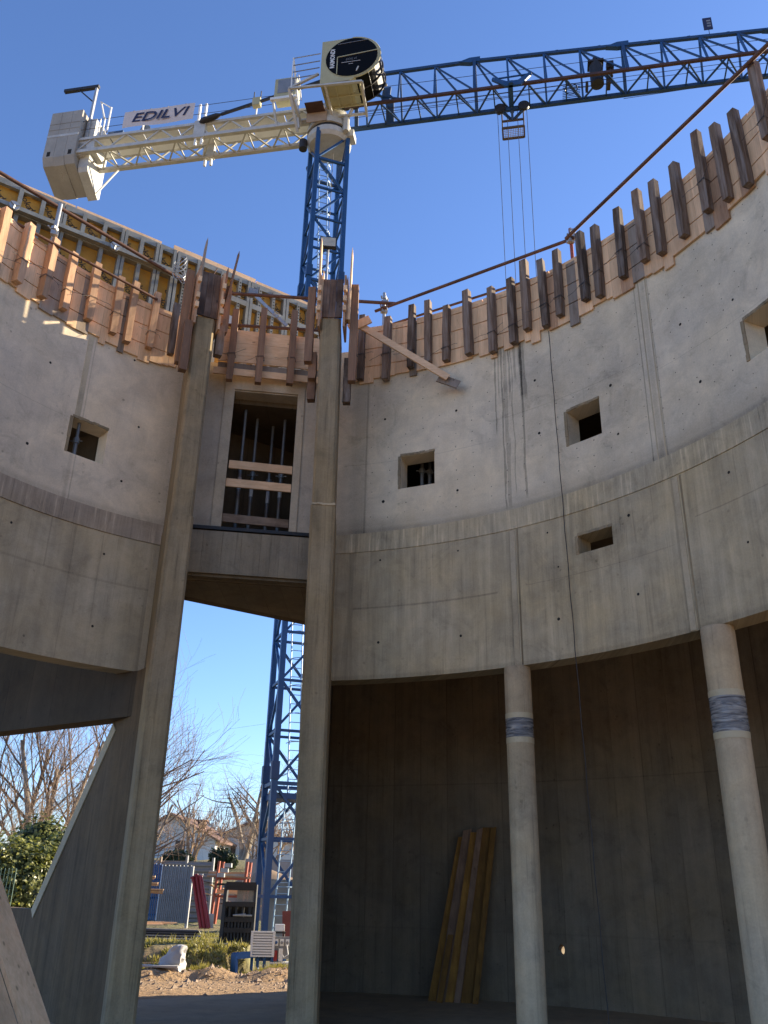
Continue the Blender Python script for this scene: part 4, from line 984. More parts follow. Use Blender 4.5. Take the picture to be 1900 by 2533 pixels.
# landing platforms and ladder with hoops
for z in (2.35, 10.8, 18.5):
    b = B(); b.box(mp(0.05, 0, z), (1.18, 1.18, .05), atan2(.32, .947))
    for sgn in (-1, 1): b.box(mp(sgn*.93, 0, z+.06), (.05, 1.2, .16), atan2(.32, .947)); b.box(mp(0, sgn*.93, z+.06), (1.2, .05, .16), atan2(.32, .947))
    b.build('landing', MT['blue'], crane)
b = B()
for seg, (z0, z1, x0, x1) in enumerate(((-1.6, 2.4, -.1, .15), (2.4, 10.8, .25, -.25), (10.8, 18.5, -.15, .35), (18.5, 27.5, .30, -.25))):
    for sgn in (-1, 1): b.bar(mp(x0+sgn*.28, .25, z0), mp(x1+sgn*.28, .25, z1), .035)
    n = int((z1-z0)/.28)
    for k in range(n):
        t = k/n; xx = x0+(x1-x0)*t; b.bar(mp(xx-.28, .25, z0+(z1-z0)*t), mp(xx+.28, .25, z0+(z1-z0)*t), .022)
    for k in range(int((z1-z0)/.85)):
        t = (k*.85+1.6)/(z1-z0)
        if t > 1: continue
        xx = x0+(x1-x0)*t; z = z0+(z1-z0)*t
        b.tube([mp(xx+.42*cos(u), .25-.75*max(0, sin(u)), z) for u in [pi*m/8 for m in range(9)]], .014, 5)
b.build('ladder', plain('ladder_steel', (.30, .42, .55), .4, .2, var=.15), crane)
# white and blue marker strips on the lower leg
for z in (8.9, 4.6, .9, -.2):
    for m in range(3): pbox('marker_plate', mp(-1.0, -.75, z-m*.26)+e1*(-.05), (.09, .02, .20), MT['white'], crane, rz=atan2(.947, -.32))
pbar('power_cable', mp(.2, -.5, 27.5), mp(.25, -.4, 4.0), .02, MT['black'], crane)
# slewing unit
b = B()
b.tube([cp(0, 0, 28.02), cp(0, 0, 28.16)], [.80, .92], 28); b.tube([cp(0, 0, 28.16), cp(0, 0, 28.42)], .92, 28)
sl_ = b.build('slewing_ring', MT['cream'], crane, smooth=40)
b = B(); b.tube([cp(0, 0, 28.43), cp(0, 0, 28.60)], .86, 28); b.build('ring_teeth', MT['black'], sl_, smooth=40)
b = B(); b.tube([cp(0, 0, 28.60), cp(0, 0, 28.75), cp(0, 0, 29.9)], [.95, .95, .70], 14); b.build('turret', MT['cream'], crane, smooth=30)
b = B(); b.box(cp(.95, .15, 28.35), (.34, .5, .34), JA); b.tube([cp(.85, .6, 28.2), cp(.85, .6, 29.0)], .13, 10); b.build('slewing_motor', MT['cream'], crane)
b = B(); b.tube([cp(-1.0, .35, 27.8), cp(-1.0, .35, 28.25)], .17, 12); b.tube([cp(-.7, -.5, 26.6), cp(-.95, -.45, 27.6)], .12, 8); b.build('gear_motor', MT['black'], crane)
# jib
HB, HT_ = 29.6, 31.95
def top_z(s): return HT_-max(0, s-6)*.045
WJ = .58
tops = [1.45, 2.95, 4.44, 6.13, 7.45, 8.95, 10.40, 12.1, 13.6, 15.08, 16.53, 18.1, 19.6, 21.1, 22.6]
js0, js1 = .75, 23.5
pbar('jib_top_chord', cp(js0, 0, top_z(0)), cp(6.2, 0, top_z(6)), .13, MT['blue_dark'], crane); pbar('jib_top_chord', cp(6.2, 0, top_z(6)), cp(js1, 0, top_z(js1)), .13, MT['blue_dark'], crane)
pbar('jib_bottom_chord', cp(js0, WJ, HB), cp(js1, WJ, HB), .115, MT['chord'], crane); pbar('jib_bottom_chord', cp(js0, -WJ, HB), cp(js1, -WJ, HB), .15, MT['blue_dark'], crane)
for k, s_ in enumerate(tops):
    nx = tops[k+1] if k+1 < len(tops) else js1
    for sg in (-1, 1):
        pbar('jib_brace', cp(s_, 0, top_z(s_)), cp(s_+.02, sg*WJ, HB), .075, MT['blue'], crane)
        pbar('jib_brace', cp(s_, 0, top_z(s_)), cp(nx-.05, sg*WJ, HB), .062, MT['blue_dark'], crane)
    m = (s_+nx)/2
    pbar('jib_brace', cp(s_, -WJ, HB), cp(m, WJ, HB), .06, MT['blue_dark'], crane); pbar('jib_brace', cp(m, WJ, HB), cp(nx, -WJ, HB), .06, MT['blue_dark'], crane)
    pbar('jib_brace', cp(m+.05, WJ, HB), cp(m+.08, -WJ, HB), .05, MT['blue_dark'], crane)
for s_ in (6.0, 12.0, 18.0):
    b = B(); z = top_z(s_); b.ext([cp(s_-.55, .10, z-.02), cp(s_-.1, .10, z+.14), cp(s_+.35, .10, z+.14), cp(s_+.35, .10, z-.12), cp(s_-.1, .10, z-.13)], -NV*.20); b.build('splice_fitting', MT['blue'], crane)
    for sg in (-1, 1): pbar('splice_post', cp(s_+.1, sg*WJ, HB-.05), cp(s_+.1, sg*WJ*.1, z), .12, MT['blue_dark'], crane)
for s_ in (7.9, 9.5, 11.2, 13.2, 14.7, 16.2):
    b = B(); b.tube([cp(s_-.05, 0, top_z(s_)+.06), cp(s_-.05, 0, top_z(s_)+.15), cp(s_+.05, 0, top_z(s_)+.15), cp(s_+.05, 0, top_z(s_)+.06)], .015, 5); b.build('lifting_eye', MT['blue_dark'], crane)
for (a, b_) in ((cp(1, .25, 30.9), cp(js1, .2, 30.6)), (cp(1, -.2, 29.95), cp(js1, -.2, 29.85)), (cp(1, .3, 29.5), cp(11.5, .3, 29.55)), (cp(1, .1, 29.48), cp(11.5, .12, 29.5)), (cp(1, -.25, 30.2), cp(js1, -.25, 30.2)), (cp(12, -.6, 29.4), cp(js1, .1, 29.0))):
    pbar('jib_rope', a, b_, .022, MT['wire'], crane, rnd=True)
# jib root: frame, sheaves and first panels
for s_, w_ in ((1.0, .16), (2.45, .34)):
    for sg in (-1, 1): pbar('root_post', cp(s_, sg*WJ, HB), cp(s_+.02, sg*WJ*.6, HB+.95 if w_ < .2 else HB+1.05), w_, MT['blue_dark'], crane, h=.10, up=NV)
for s_ in (.78, 1.15):
    b = B(); b.tube([cp(s_, .36, HB+.22), cp(s_, .42, HB+.22)], .19, 16); sh = b.build('sheave', MT['black'], crane, smooth=40)
pbar('root_beam', cp(.6, WJ, HB+.95), cp(3.2, WJ, HB+.02), .06, MT['blue_dark'], crane); pbar('root_beam', cp(.2, WJ, HB+.95), cp(2.5, WJ, HB+.98), .10, MT['cream'], crane)
# jib winch, cable drum bay and sign
b = B(); c = cp(10.95, .15, 30.05); b.tube([c-Vector((0, 0, .55)), c+Vector((0, 0, .50))], .26, 16); b.box(c+Vector((0, 0, .56)), (.62, .5, .10), JA); b.tube([c+Vector((0, 0, .6)), c+Vector((0, 0, .95))], .09, 10)
b.box(c+J*.55+Vector((0, 0, .35)), (.28, .3, .34), JA); b.tube([c+J*.55+Vector((0, 0, -.2)), c+J*.55+Vector((0, 0, .2))], .09, 10); b.box(c-J*.42+Vector((0, 0, -.6)), (.10, .4, .18), JA); b.box(c+J*.42+Vector((0, 0, -.62)), (.14, .4, .20), JA)
b.build('trolley_winch', MT['black'], crane, smooth=30)
b = B(); c = cp(9.95, -.2, 29.68)
for k in range(11): b.bar(c+J*(-.35)+NV*(.4-.08*k), c+J*.35+NV*(.4-.08*k), .02)
b.tube([c+J*(.25*cos(t))+NV*(.25*sin(t))+Vector((0, 0, .18)) for t in [i*.5 for i in range(14)]], .025, 5); b.build('winch_grating', MT['blue_dark'], crane)
b = B(); c = cp(15.5, 0, top_z(15.5)+.75); b.ext([c+J*(-.17)+Vector((0, 0, -.33)), c+J*.17+Vector((0, 0, -.33)), c+J*.17+Vector((0, 0, .33)), c+J*(-.17)+Vector((0, 0, .33))], -NV*.04); sg_ = b.build('jib_sign', MT['navy'], crane)
for k in range(3): b = B(); b.box(c+J*.04+NV*.003+Vector((0, 0, .15-.15*k)), (.15, .004, .09), JA); b.build('sign_field', MT['sheet'], sg_)
pbar('sign_post', c-Vector((0, 0, .9)), c-Vector((0, 0, .3)), .02, MT['wire'], crane)
# trolley with hook sheaves and service basket
tr = cp(7.55, 0, HB)
b = B()
b.ext([tr+J*(-.75)+NV*.62+Vector((0, 0, .30)), tr+J*(-.70)+NV*.62+Vector((0, 0, .42)), tr+J*(-.15)+NV*.62+Vector((0, 0, .10)), tr+J*.30+NV*.62+Vector((0, 0, .10)), tr+J*.75+NV*.62+Vector((0, 0, .45)), tr+J*.85+NV*.62+Vector((0, 0, .36)), tr+J*.40+NV*.62+Vector((0, 0, -.16)), tr+J*(-.20)+NV*.62+Vector((0, 0, -.16))], NV*.10)
b.bar(tr+J*(-.7)+NV*.66+Vector((0, 0, .36)), tr+J*.78+NV*.66+Vector((0, 0, .40)), .05)
b.box(tr+NV*.1+Vector((0, 0, -.10)), (.16, 1.5, .12), JA); b.build('trolley_frame', MT['blue'], crane)
for s_ in (-.48, .48):
    b = B(); b.tube([tr+J*s_+NV*(-.42)+Vector((0, 0, -.15)), tr+J*s_+NV*(-.30)+Vector((0, 0, -.15))], .23, 18); b.tube([tr+J*(s_-.05)+NV*(-.66)+Vector((0, 0, -.05)), tr+J*(s_-.05)+NV*(-.50)+Vector((0, 0, -.05))], .12, 12); b.build('trolley_sheave', MT['black'], crane, smooth=40)
b = B(); b.box(tr+NV*(-.4)+Vector((0, 0, -.2)), (1.0, .10, .18), JA); b.bar(tr+J*(-.45)+NV*(-.35)+Vector((0, 0, -.25)), tr+NV*(-.62)+Vector((0, 0, -.62)), .09); b.bar(tr+J*.55+NV*(-.35)+Vector((0, 0, -.25)), tr+NV*(-.62)+Vector((0, 0, -.62)), .09); b.bar(tr+NV*(-.36)+Vector((0, 0, -.1)), tr+NV*(-.62)+Vector((0, 0, -.62)), .10)
b.build('sheave_hanger', MT['blue_dark'], crane)
def bk(s, n, z): return tr+J*s+NV*n+Vector((0, 0, z))
b = B()
for s_ in (-.42, .45):
    b.bar(bk(s_, -.55, -.2), bk(s_, -.62, -.98), .05); b.bar(bk(s_, -1.15, -.55), bk(s_, -1.15, -.98), .05)
    b.bar(bk(s_, -.62, -.98), bk(s_, -1.2, -.98), .07)
for n_ in (-.62, -1.18): b.bar(bk(-.42, n_, -.98), bk(.45, n_, -.98), .08)
b.bar(bk(-.42, -.60, -.62), bk(.45, -.60, -.62), .07); b.build('service_basket', MT['post'] if False else plain('basket_steel', (.10, .07, .05), .6, .2), crane)
b = B()
for k in range(12): b.bar(bk(-.40+k*.07, -.64, -.985), bk(-.40+k*.07, -1.16, -.985), .018)
for k in range(6): b.bar(bk(-.42, -.68-.09*k, -.985), bk(.45, -.68-.09*k, -.985), .012)
b.build('basket_grating', plain('grating_steel', (.40, .36, .34), .5, .3), crane)
for s_ in (-.62, -.22, .22, .62):
    pbar('hoist_rope', tr+J*s_*.95+NV*(-.36)+Vector((0, 0, -.2)), tr+J*s_*.82+NV*(-.36)+Vector((0, 0, -22.0)), .022, MT['wire'], crane, rnd=True)
# hook block below the picture's formwork edge
b = B(); c = tr+NV*(-.36)+Vector((0, 0, -22.3)); b.box(c, (1.2, .16, .5), JA); b.tube([c-Vector((0, 0, .25)), c-Vector((0, 0, .7)), c+J*.15-Vector((0, 0, .85)), c+J*.25-Vector((0, 0, .7))], .06, 8); b.build('hook_block', MT['orange'], crane)

# counter jib
HC, WC, HG = 29.04, .56, .72
c0, c1 = -.3, -11.3
for sg in (-1, 1):
    pbar('counter_jib_chord', cp(c0, sg*WC, HC), cp(c1, sg*WC, HC), .17, MT['cream'], crane, h=.17)
    pbar('counter_jib_chord', cp(c0-.3, sg*WC, HC+HG), cp(c1, sg*WC, HC+HG), .13, MT['cream'], crane)
nb = 7
for k in range(nb):
    s0, s1 = c0+(c1-c0)*k/nb, c0+(c1-c0)*(k+1)/nb; m = (s0+s1)/2
    for sg in (-1, 1):
        pbar('counter_jib_brace', cp(s0, sg*WC, HC), cp(m, sg*WC, HC+HG), .06, MT['cream'], crane); pbar('counter_jib_brace', cp(m, sg*WC, HC+HG), cp(s1, sg*WC, HC), .06, MT['cream'], crane)
    pbar('counter_jib_brace', cp(s0, WC, HC), cp(m, -WC, HC), .065, MT['cream'], crane); pbar('counter_jib_brace', cp(m, -WC, HC), cp(s1, WC, HC), .065, MT['cream'], crane)
    pbar('counter_jib_brace', cp(s0, -WC, HC), cp(s0, WC, HC), .05, MT['cream'], crane)
    b = B(); b.box((cp(s0, 0, HC+HG-.05)+cp(s1, 0, HC+HG-.05))/2, ((c0-c1)/nb-.05, 1.0, .025), JA); b.build('deck_plate', MT['white'], crane)
for s_ in (-5.55,):      # splice in the counter jib
    for n_ in (WC, -WC):
        pbar('splice_post', cp(s_-.14, n_, HC-.5), cp(s_-.14, n_, HC+HG+1.15 if n_ > 0 else HC+HG+.3), .09, MT['white'], crane); pbar('splice_post', cp(s_+.14, n_, HC-.5), cp(s_+.14, n_, HC+HG+1.15 if n_ > 0 else HC+HG+.3), .09, MT['white'], crane)
        pbox('splice_plate', cp(s_, n_, HC+HG*.5), (.50, .20, .95), MT['cream'], crane, rz=JA)
for z in (HC+HG+.55, HC+HG+1.05):
    pbar('guard_rope', cp(-1.2, WC+.05, z), cp(-12.4, WC+.05, z), .022, MT['wire'], crane, rnd=True); pbar('guard_rope', cp(-1.2, -WC-.05, z), cp(-12.4, -WC-.05, z), .018, MT['wire'], crane, rnd=True)
for s_ in (-3.1, -8.2, -10.1, -10.3):
    pbar('rail_post', cp(s_, WC+.03, HC+HG), cp(s_, WC+.03, HC+HG+1.1), .05, MT['white'], crane)
b = B(); b.tube([cp(-10.15, .6, 30.9), cp(-10.45, .6, 31.9), cp(-9.9, .6, 31.45), cp(-9.9, .6, 30.0)], .05, 6); b.build('gate_frame', MT['white'], crane)
# tie bar from the cab to the counter jib with its black end link
b = B(); b.bar(cp(-.2, .85, 31.0), cp(-4.6, .75, 29.95), .10); b.build('stay_bar', MT['black'], crane)
b = B(); a_, b_ = cp(-4.6, .75, 29.95), cp(-5.55, .72, 29.72); b.tube([a_, a_+(b_-a_)*.2, b_-(b_-a_)*.15, b_], [.05, .12, .13, .05], 10); b.build('stay_link', MT['black'], crane, smooth=40)
# small siren box on a post
b = B(); b.box(cp(-3.05, .75, 30.35), (.34, .22, .42), JA); b.build('siren_box', MT['olive'], crane)
for s_ in (-3.2, -2.9): pbar('box_bracket', cp(s_, .75, 30.45), cp(s_, .75, 31.0), .035, MT['black'], crane)
# hoist winch and panels on the counter jib deck
b = B(); b.tube([cp(-8.2, -.4, 30.1), cp(-8.2, .4, 30.1)], .24, 14); b.box(cp(-9.6, 0, 30.0), (.7, .8, .45), JA); b.build('hoist_winch', MT['blue_dark'], crane, smooth=30)
b = B(); b.box(cp(-10.9, .1, 29.55), (1.0, .9, .75), JA); b.tube([cp(-11.1, .55, 29.25), cp(-11.1, .2, 29.25)], .36, 14); b.build('ballast_carrier', MT['cream'], crane)
# lamp arm
pbar('lamp_post', cp(-10.95, .4, 29.8), cp(-10.95, .4, 33.2), .11, MT['galv'], crane); pbar('lamp_arm', cp(-10.85, .4, 33.15), cp(-12.55, .4, 33.15), .15, MT['black'], crane); pbar('lamp_stay', cp(-11.8, .4, 33.1), cp(-10.97, .4, 32.2), .05, MT['black'], crane)
# ballast slabs
def slab(s0, s1, n0, n1, zt_, zb0, zb1, ch, mat, name='ballast_slab'):
    b = B(); P = [(n0, zt_), (n0, zb0+ch), (n0-ch*.5, zb0), (n1+.12, zb1), (n1, zb1+.15), (n1, zt_)]
    b.ext([cp(s0, n, z) for n, z in P], J*(s1-s0)); return b.build(name, mat, crane)
s_l = [(-12.62, -12.12), (-12.11, -11.62), (-11.61, -11.14)]
for k, (a_, b_) in enumerate(s_l): 
    sb = slab(a_, b_, .75, -.85, 31.4, 28.42-.03*(k % 2), 27.75-.03*(k % 2), .35, MT['cwt'])
    b = B(); b.box(cp((a_+b_)/2, .752, 29.98), (b_-a_+.012, .02, .13), JA); b.build('steel_band', MT['cream'], sb)
    for z in (30.35, 30.7): b = B(); b.box(cp((a_+b_)/2, .751, z), (b_-a_+.012, .012, .035), JA); b.build('band_joint', MT['cwt_dark'], sb)
    if k != 1: b = B(); b.box(cp((a_+b_)/2, .751, 28.95), (.16, .012, .26), JA); b.build('lifting_slot', MT['hole'], sb)
slab(-11.1, -10.66, .35, -.95, 31.2, 28.2, 27.6, .2, MT['cream'], 'ballast_plate')  # ballast slab in cream, its sunlit side put into the colour
b = B(); b.ext([cp(-11.0, -.1, 30.2), cp(-10.2, -.1, 30.2), cp(-10.55, -.1, 31.1), cp(-11.0, -.1, 31.45)], -NV*.08); b.build('ballast_bracket', MT['cream'], crane)
pbar('ballast_stay', cp(-10.62, -.6, 27.75), cp(-9.7, -.56, 29.0), .06, MT['white'], crane)
# electrical cabinet on the near side
b = B(); b.box(cp(-1.75, .72, 30.75), (.95, .55, 1.05), JA); cb = b.build('control_cabinet', MT['olive'], crane)
b = B(); b.box(cp(-1.73, .998, 30.82), (.72, .02, .78), JA); b.build('cabinet_door', MT['sheet'], cb)
b = B(); b.box(cp(-1.75, 1.0, 30.26), (.95, .03, .22), JA); b.build('cabinet_skirt', MT['olive'], cb)
pbar('cabinet_beam', cp(-2.35, 1.02, 30.08), cp(-1.2, 1.02, 30.08), .13, MT['white'], crane)
for s_ in (-2.25, -1.28): pbar('cabinet_leg', cp(s_, .98, 30.05), cp(s_+.12, .6, 29.0), .08, MT['cream'], crane)
# cab
KS, KZ, KR = 1.30, 30.68, 1.10
def prof_cab(g=0.0, n=20):
    P = [(.04, KZ-KR-.17), (.04, KZ+KR+.02)]
    P += [(KS+(KR+.05+g)*sin(t), KZ+(KR+.02+g)*cos(t)) for t in [pi*k/n for k in range(n+1)]]
    P[-1] = (KS, KZ-KR-.17)
    return P
NF, NB = 2.0, .72
P = prof_cab()
b = B(); m = len(P); V = [cp(s_, NF, z) for s_, z in P]+[cp(s_, NB, z) for s_, z in P]
b.m = 0; b.add(V, [tuple(range(m)), tuple(range(2*m-1, m-1, -1))])
for k in range(m):
    k2 = (k+1) % m; b.m = 1 if 3 <= k < m-2 else 0
    b.add([V[k], V[m+k], V[m+k2], V[k2]], [(0, 1, 2, 3)])
cab = b.build('cab', [MT['olive'], MT['glass']], crane)
def disc(r, n_, mat, name, nn_=40, th=.02, k=1.0):
    b = B(); b.tube([cp(KS, n_-th, KZ), cp(KS, n_, KZ)], r, nn_); return b.build(name, mat, cab, smooth=40)
disc(KR, NF+.012, MT['olive'], 'window_rim'); disc(KR-.035, NF+.026, MT['glass'], 'round_window')
def cbar(p, q, w, name, mat='olive'):
    b = B(); b.bar(p, q, w, .02, up=NV); b.build(name, MT[mat], cab)
def on(s_, z, g=.034): return cp(KS+s_, NF+g, KZ+z)
cbar(on(-.58, -.88), on(-.58, .06), .035, 'window_bar'); cbar(on(-.58, .06), on(1.05, .20), .04, 'window_bar'); cbar(on(-.60, .80), on(.68, .86), .02, 'window_bar', 'sheet')
raim = text_mesh('RAIMONDI', MT['white'], .27, 0, 0, .006)
inst('lettering', raim, cab, axes(Vector((0, 0, 1)), -J, NV, on(-.78, .02)) @ Matrix.Diagonal((.82, .95, 1, 1)))
dim = plain('dim_print', (.16, .16, .16), .6, dirtamt=0)
inst('lettering', text_mesh('EDILVI', dim, .16, .3), cab, axes(J, Vector((0, 0, 1)), NV, on(-.02, -.13)))
for dz, wd in ((-.28, .78), (-.40, .18)): b = B(); b.box(on(-.02, dz), (wd, .006, .022), JA); b.build('print_line', MT['plastic'], cab)
b = B(); b.tube([on(.22, -.85), on(.26, -.72), on(.30, -.62)], .03, 6); b.build('window_handle', MT['cream'], cab)
# frame bars on the curved front glass and rim of its far edge
for n_ in (NF-.02, (NF+NB)/2, NB+.02):
    b = B(); b.tube([cp(KS+(KR+.075)*sin(t), n_, KZ+(KR+.045)*cos(t)) for t in [pi*k/20 for k in range(20)]], .028, 6); b.build('front_frame', MT['olive'] if n_ > 1.9 else MT['black'], cab, smooth=60)
for t in (1.25, 1.75, 2.5): cbar(cp(KS+(KR+.075)*sin(t), NF, KZ+(KR+.045)*cos(t)), cp(KS+(KR+.075)*sin(t), NB, KZ+(KR+.045)*cos(t)), .05, 'front_bar', 'sheet')
# underside frame of the cab
zb_ = KZ-KR-.19
for s_ in (.1, .62, 1.12, 1.62): b = B(); b.bar(cp(s_, NF-.1, zb_), cp(s_, NB+.05, zb_), .06); b.build('floor_rib', MT['olive'], cab)
for n_ in (1.85, 1.3, .8): b = B(); b.bar(cp(.08, n_, zb_-.005), cp(1.7, n_, zb_-.005), .06); b.build('floor_rib', MT['olive'], cab)
# support platform
for (p, q) in (((-1.25, 1.95, 29.45), (1.75, 1.95, 29.30)), ((-1.25, .70, 29.05), (1.75, .70, 28.95)), ((-1.25, 1.95, 29.45), (-1.05, .60, 28.9)), ((.25, 1.95, 29.36), (.3, .6, 28.9)), ((1.75, 1.95, 29.30), (1.7, .6, 28.9)), ((-1.25, 1.95, 29.45), (-1.1, .9, 28.2)), ((-1.25, 1.95, 29.45), (-.05, 1.95, 30.05)), ((-1.2, 1.0, 29.9), (-1.1, .8, 28.5)), ((1.1, .7, 29.3), (.7, .5, 28.5))):
    pbar('platform_beam', cp(*p), cp(*q), .09, MT['cream'], crane)
b = B(); b.box(cp(-.35, 1.0, 29.12), (.75, .9, .04), JA); b.build('platform_floor', MT['chord'], crane)
b = B(); b.ext([cp(-.75, .95, 28.6), cp(.1, .95, 28.6), cp(.1, .95, 29.35), cp(-.3, .95, 29.15), cp(-.75, .95, 29.25)], -NV*.03); b.build('platform_panel', plain('tan_panel', (.33, .24, .16), .7), crane)
for z in (29.95, 30.32, 30.70, 31.12): pbar('platform_rail', cp(-1.15, 1.98, z), cp(-.02, 1.98, z+.05), .03, MT['sheet'] if z < 31 else MT['galv'], crane)
pbar('rail_post', cp(-1.15, 1.98, 29.45), cp(-1.15, 1.98, 31.14), .04, MT['white'], crane); pbar('rail_post', cp(-1.1, 1.2, 29.6), cp(-1.15, 1.98, 31.12), .06, MT['white'], crane); pbar('rail_post', cp(-.95, 1.2, 29.6), cp(-1.0, 1.6, 30.6), .04, MT['white'], crane)

# banner on the guard ropes
bs0, bs1, bz0, bz1 = -9.15, -5.9, 30.02, 30.98
b = B(); nx, nz = 20, 5; V = []
for j in range(nz+1):
    for i in range(nx+1):
        u, v_ = i/nx, j/nz
        V.append(cp(bs0+(bs1-bs0)*u, .66+.018*sin(9*u)+.015*sin(4*v_+7*u), bz0+(bz1-bz0)*v_-.02*sin(pi*u)))
b.add(V, [(j*(nx+1)+i, j*(nx+1)+i+1, (j+1)*(nx+1)+i+1, (j+1)*(nx+1)+i) for j in range(nz) for i in range(nx)])
ban = b.build('banner', plain('banner_cloth', (.60, .52, .47), .85, var=.12, dirt=(.25, .19, .16), dirtamt=.5, sc=1.6), loc=cp(-7.5, .66, 30), label='dirty pale banner with dark letters EDILVI tied along the counter jib of the crane', cat='banner', smooth=60)
me = text_mesh('EDILVI', MT['navy'], .92, .28, 0, .012)
inst('lettering', me, ban, axes(J, Vector((0, 0, 1)), NV, cp(-7.5, .705, 30.49)) @ Matrix.Diagonal((.98, .78, 1, 1)))
for k in range(4): b = B(); b.tube([cp(bs0+.4+.8*k, .67, bz1-.01), cp(bs0+.42+.8*k, .62, bz1+.06)], .012, 5); b.build('tie', MT['wire'], ban)

# ------------------------------------------------------------------ yard behind the opening
def gz(az, d): p = A(az, d); return ground_z(p.x, p.y)
def G_(az, d, dz=0.0): p = A(az, d); p.z = ground_z(p.x, p.y)+dz; return p
# crane base: slatted box, legs, blue tube, switchboard
o = thing('slatted_box', A(-6.62, 20.4, -1.6), 'white box with eight horizontal slats standing on blue legs at the crane foot', 'box')
d = 20.4; l_, r_ = A(-7.33, d), A(-5.92, d); zt_, zb_ = CZ-.0430*d, CZ-.0652*d; X = (r_-l_); wX = X.length; X.normalize(); ang = atan2(X.y, X.x)
b = B(); b.box(((l_+r_)/2).xy.to_3d()+Vector((0, .16, (zt_+zb_)/2)), (wX-.02, .28, zt_-zb_-.02), ang); b.build('body', MT['sheet'], o)
hs = (zt_-zb_-.05)/8
for k in range(8): pbox('slat', ((l_+r_)/2).xy.to_3d()+Vector((0, 0, zb_+.025+hs*(k+.5))), (wX-.10, .03, hs-.016), MT['white'], o, rz=ang)
for s_ in (0, 1): pbox('frame_post', (l_ if s_ == 0 else r_).xy.to_3d()+X*(.025 if s_ == 0 else -.025)+Vector((0, -.005, (zt_+zb_)/2)), (.05, .05, zt_-zb_), MT['white'], o, rz=ang)
for z in (zt_, zb_): pbox('frame_rail', ((l_+r_)/2).xy.to_3d()+Vector((0, -.003, z)), (wX+.002, .05, .03), MT['white'], o, rz=ang)
for k in (0.08, .32, .6, .92): pbar('leg', l_.xy.to_3d()+X*wX*k+Vector((0, .1, zb_-.02)), l_.xy.to_3d()+X*wX*k+Vector((0, .1, -.15)), .05, MT['bluepaint'], o)
o = thing('bent_pipe', A(-8.0, 20.3, -1.5), 'bright blue angled steel frame leg left of the slatted white box', 'steel frame')
pbar('beam', A(-8.25, 20.25, -1.325), A(-7.0, 20.5, -1.305), .12, MT['bluepaint'], o); pbar('post', A(-8.2, 20.25, -1.28), A(-8.15, 20.25, -1.75), .11, MT['bluepaint'], o)
pbar('post', A(-5.55, 20.7, -1.29), A(-5.55, 20.7, -1.8), .09, MT['bluepaint'], o); pbar('beam', A(-7.0, 20.6, -1.385), A(-5.2, 20.7, -1.385), .10, MT['bluepaint'], o)
o = thing('switchboard', A(-5.4, 20.5, -1.6), 'site switchboard with round sockets and cables right of the slatted box', 'switchboard')
c = A(-5.45, 20.6, -1.18); b = B(); b.box(c, (.36, .08, .42), ang); b.build('back_panel', MT['sheet'], o)
for k in range(3):
    q = c+X*(-.13+.12*k)+Vector((0, -.05, .10)); b = B(); b.box(q, (.085, .03, .13), ang); pl = b.build('socket_plate', MT['white'], o); b = B(); b.tube([q-Vector((0, .015, 0)), q-Vector((0, .05, 0))], .03, 10); b.build('socket', MT['sheet'] if k else MT['bluepaint'], pl)
b = B(); b.tube([c+X*.1+Vector((0, -.08, .05)), c+X*.14+Vector((0, -.1, -.12)), c+X*.05+Vector((0, -.1, -.18)), c+X*.0+Vector((0, -.1, -.08))], .012, 6); b.build('cable', MT['white'], o)
b = B(); b.box(c+X*(-.02)+Vector((0, -.09, -.13)), (.09, .05, .24), ang); b.build('meter_case', MT['white'], o)
b = B(); b.box(c+X*(-.14)+Vector((0, -.08, -.15)), (.09, .05, .20), ang); b.build('red_case', MT['red'], o)
b = B(); b.box(c+Vector((0, -.02, -.28)), (.50, .22, .03), ang); b.build('shelf', MT['white'], o)
o = thing('junction_box', A(-5.7, 20.8, -.83), 'small white electrical box on posts above the switchboard', 'electrical box')
b = B(); b.box(A(-5.68, 20.7, -.80), (.21, .13, .13), ang); b.build('case', MT['white'], o, bevel=.008)
b = B(); b.bar(A(-5.95, 20.72, -.87), A(-5.95, 20.72, -1.7), .03); b.bar(A(-5.4, 20.72, -.87), A(-5.4, 20.72, -1.7), .03); b.bar(A(-5.95, 20.72, -.90), A(-5.3, 20.72, -.90), .03); b.build('post', MT['black'], o)
b = B(); b.box(A(-5.6, 27.9, -.75), (1.0, .5, 1.9), .1); b.build('grey_cabinet', MT['sheet'], loc=A(-5.6, 27.9, -1.7), label='tall grey cabinet behind the crane foot', cat='cabinet')
q = A(-5.33, 22.5, -.74); b = B(); b.ext([q+Vector((-.06, 0, -.33)), q+Vector((.5, .1, -.33)), q+Vector((.5, .1, .24)), q+Vector((-.10, 0, .22))], Vector((0, .04, 0))); rp_ = b.build('red_sheet', plain('rusty_red', (.20, .055, .045), .7, var=.3), loc=q, label='rusty red metal sheet half hidden by the right pier', cat='metal sheet')
b = B(); q = G_(-6.35, 19.6, .05); b.box(None, (.34, .16, .07), M=Matrix.Translation(q) @ Matrix.Rotation(.1, 4, 'Z') @ Matrix.Rotation(.22, 4, 'Y')); b.build('plastic_tray', MT['plastic'], loc=q, label='grey block lying tilted on the dirt below the slatted box', cat='block')

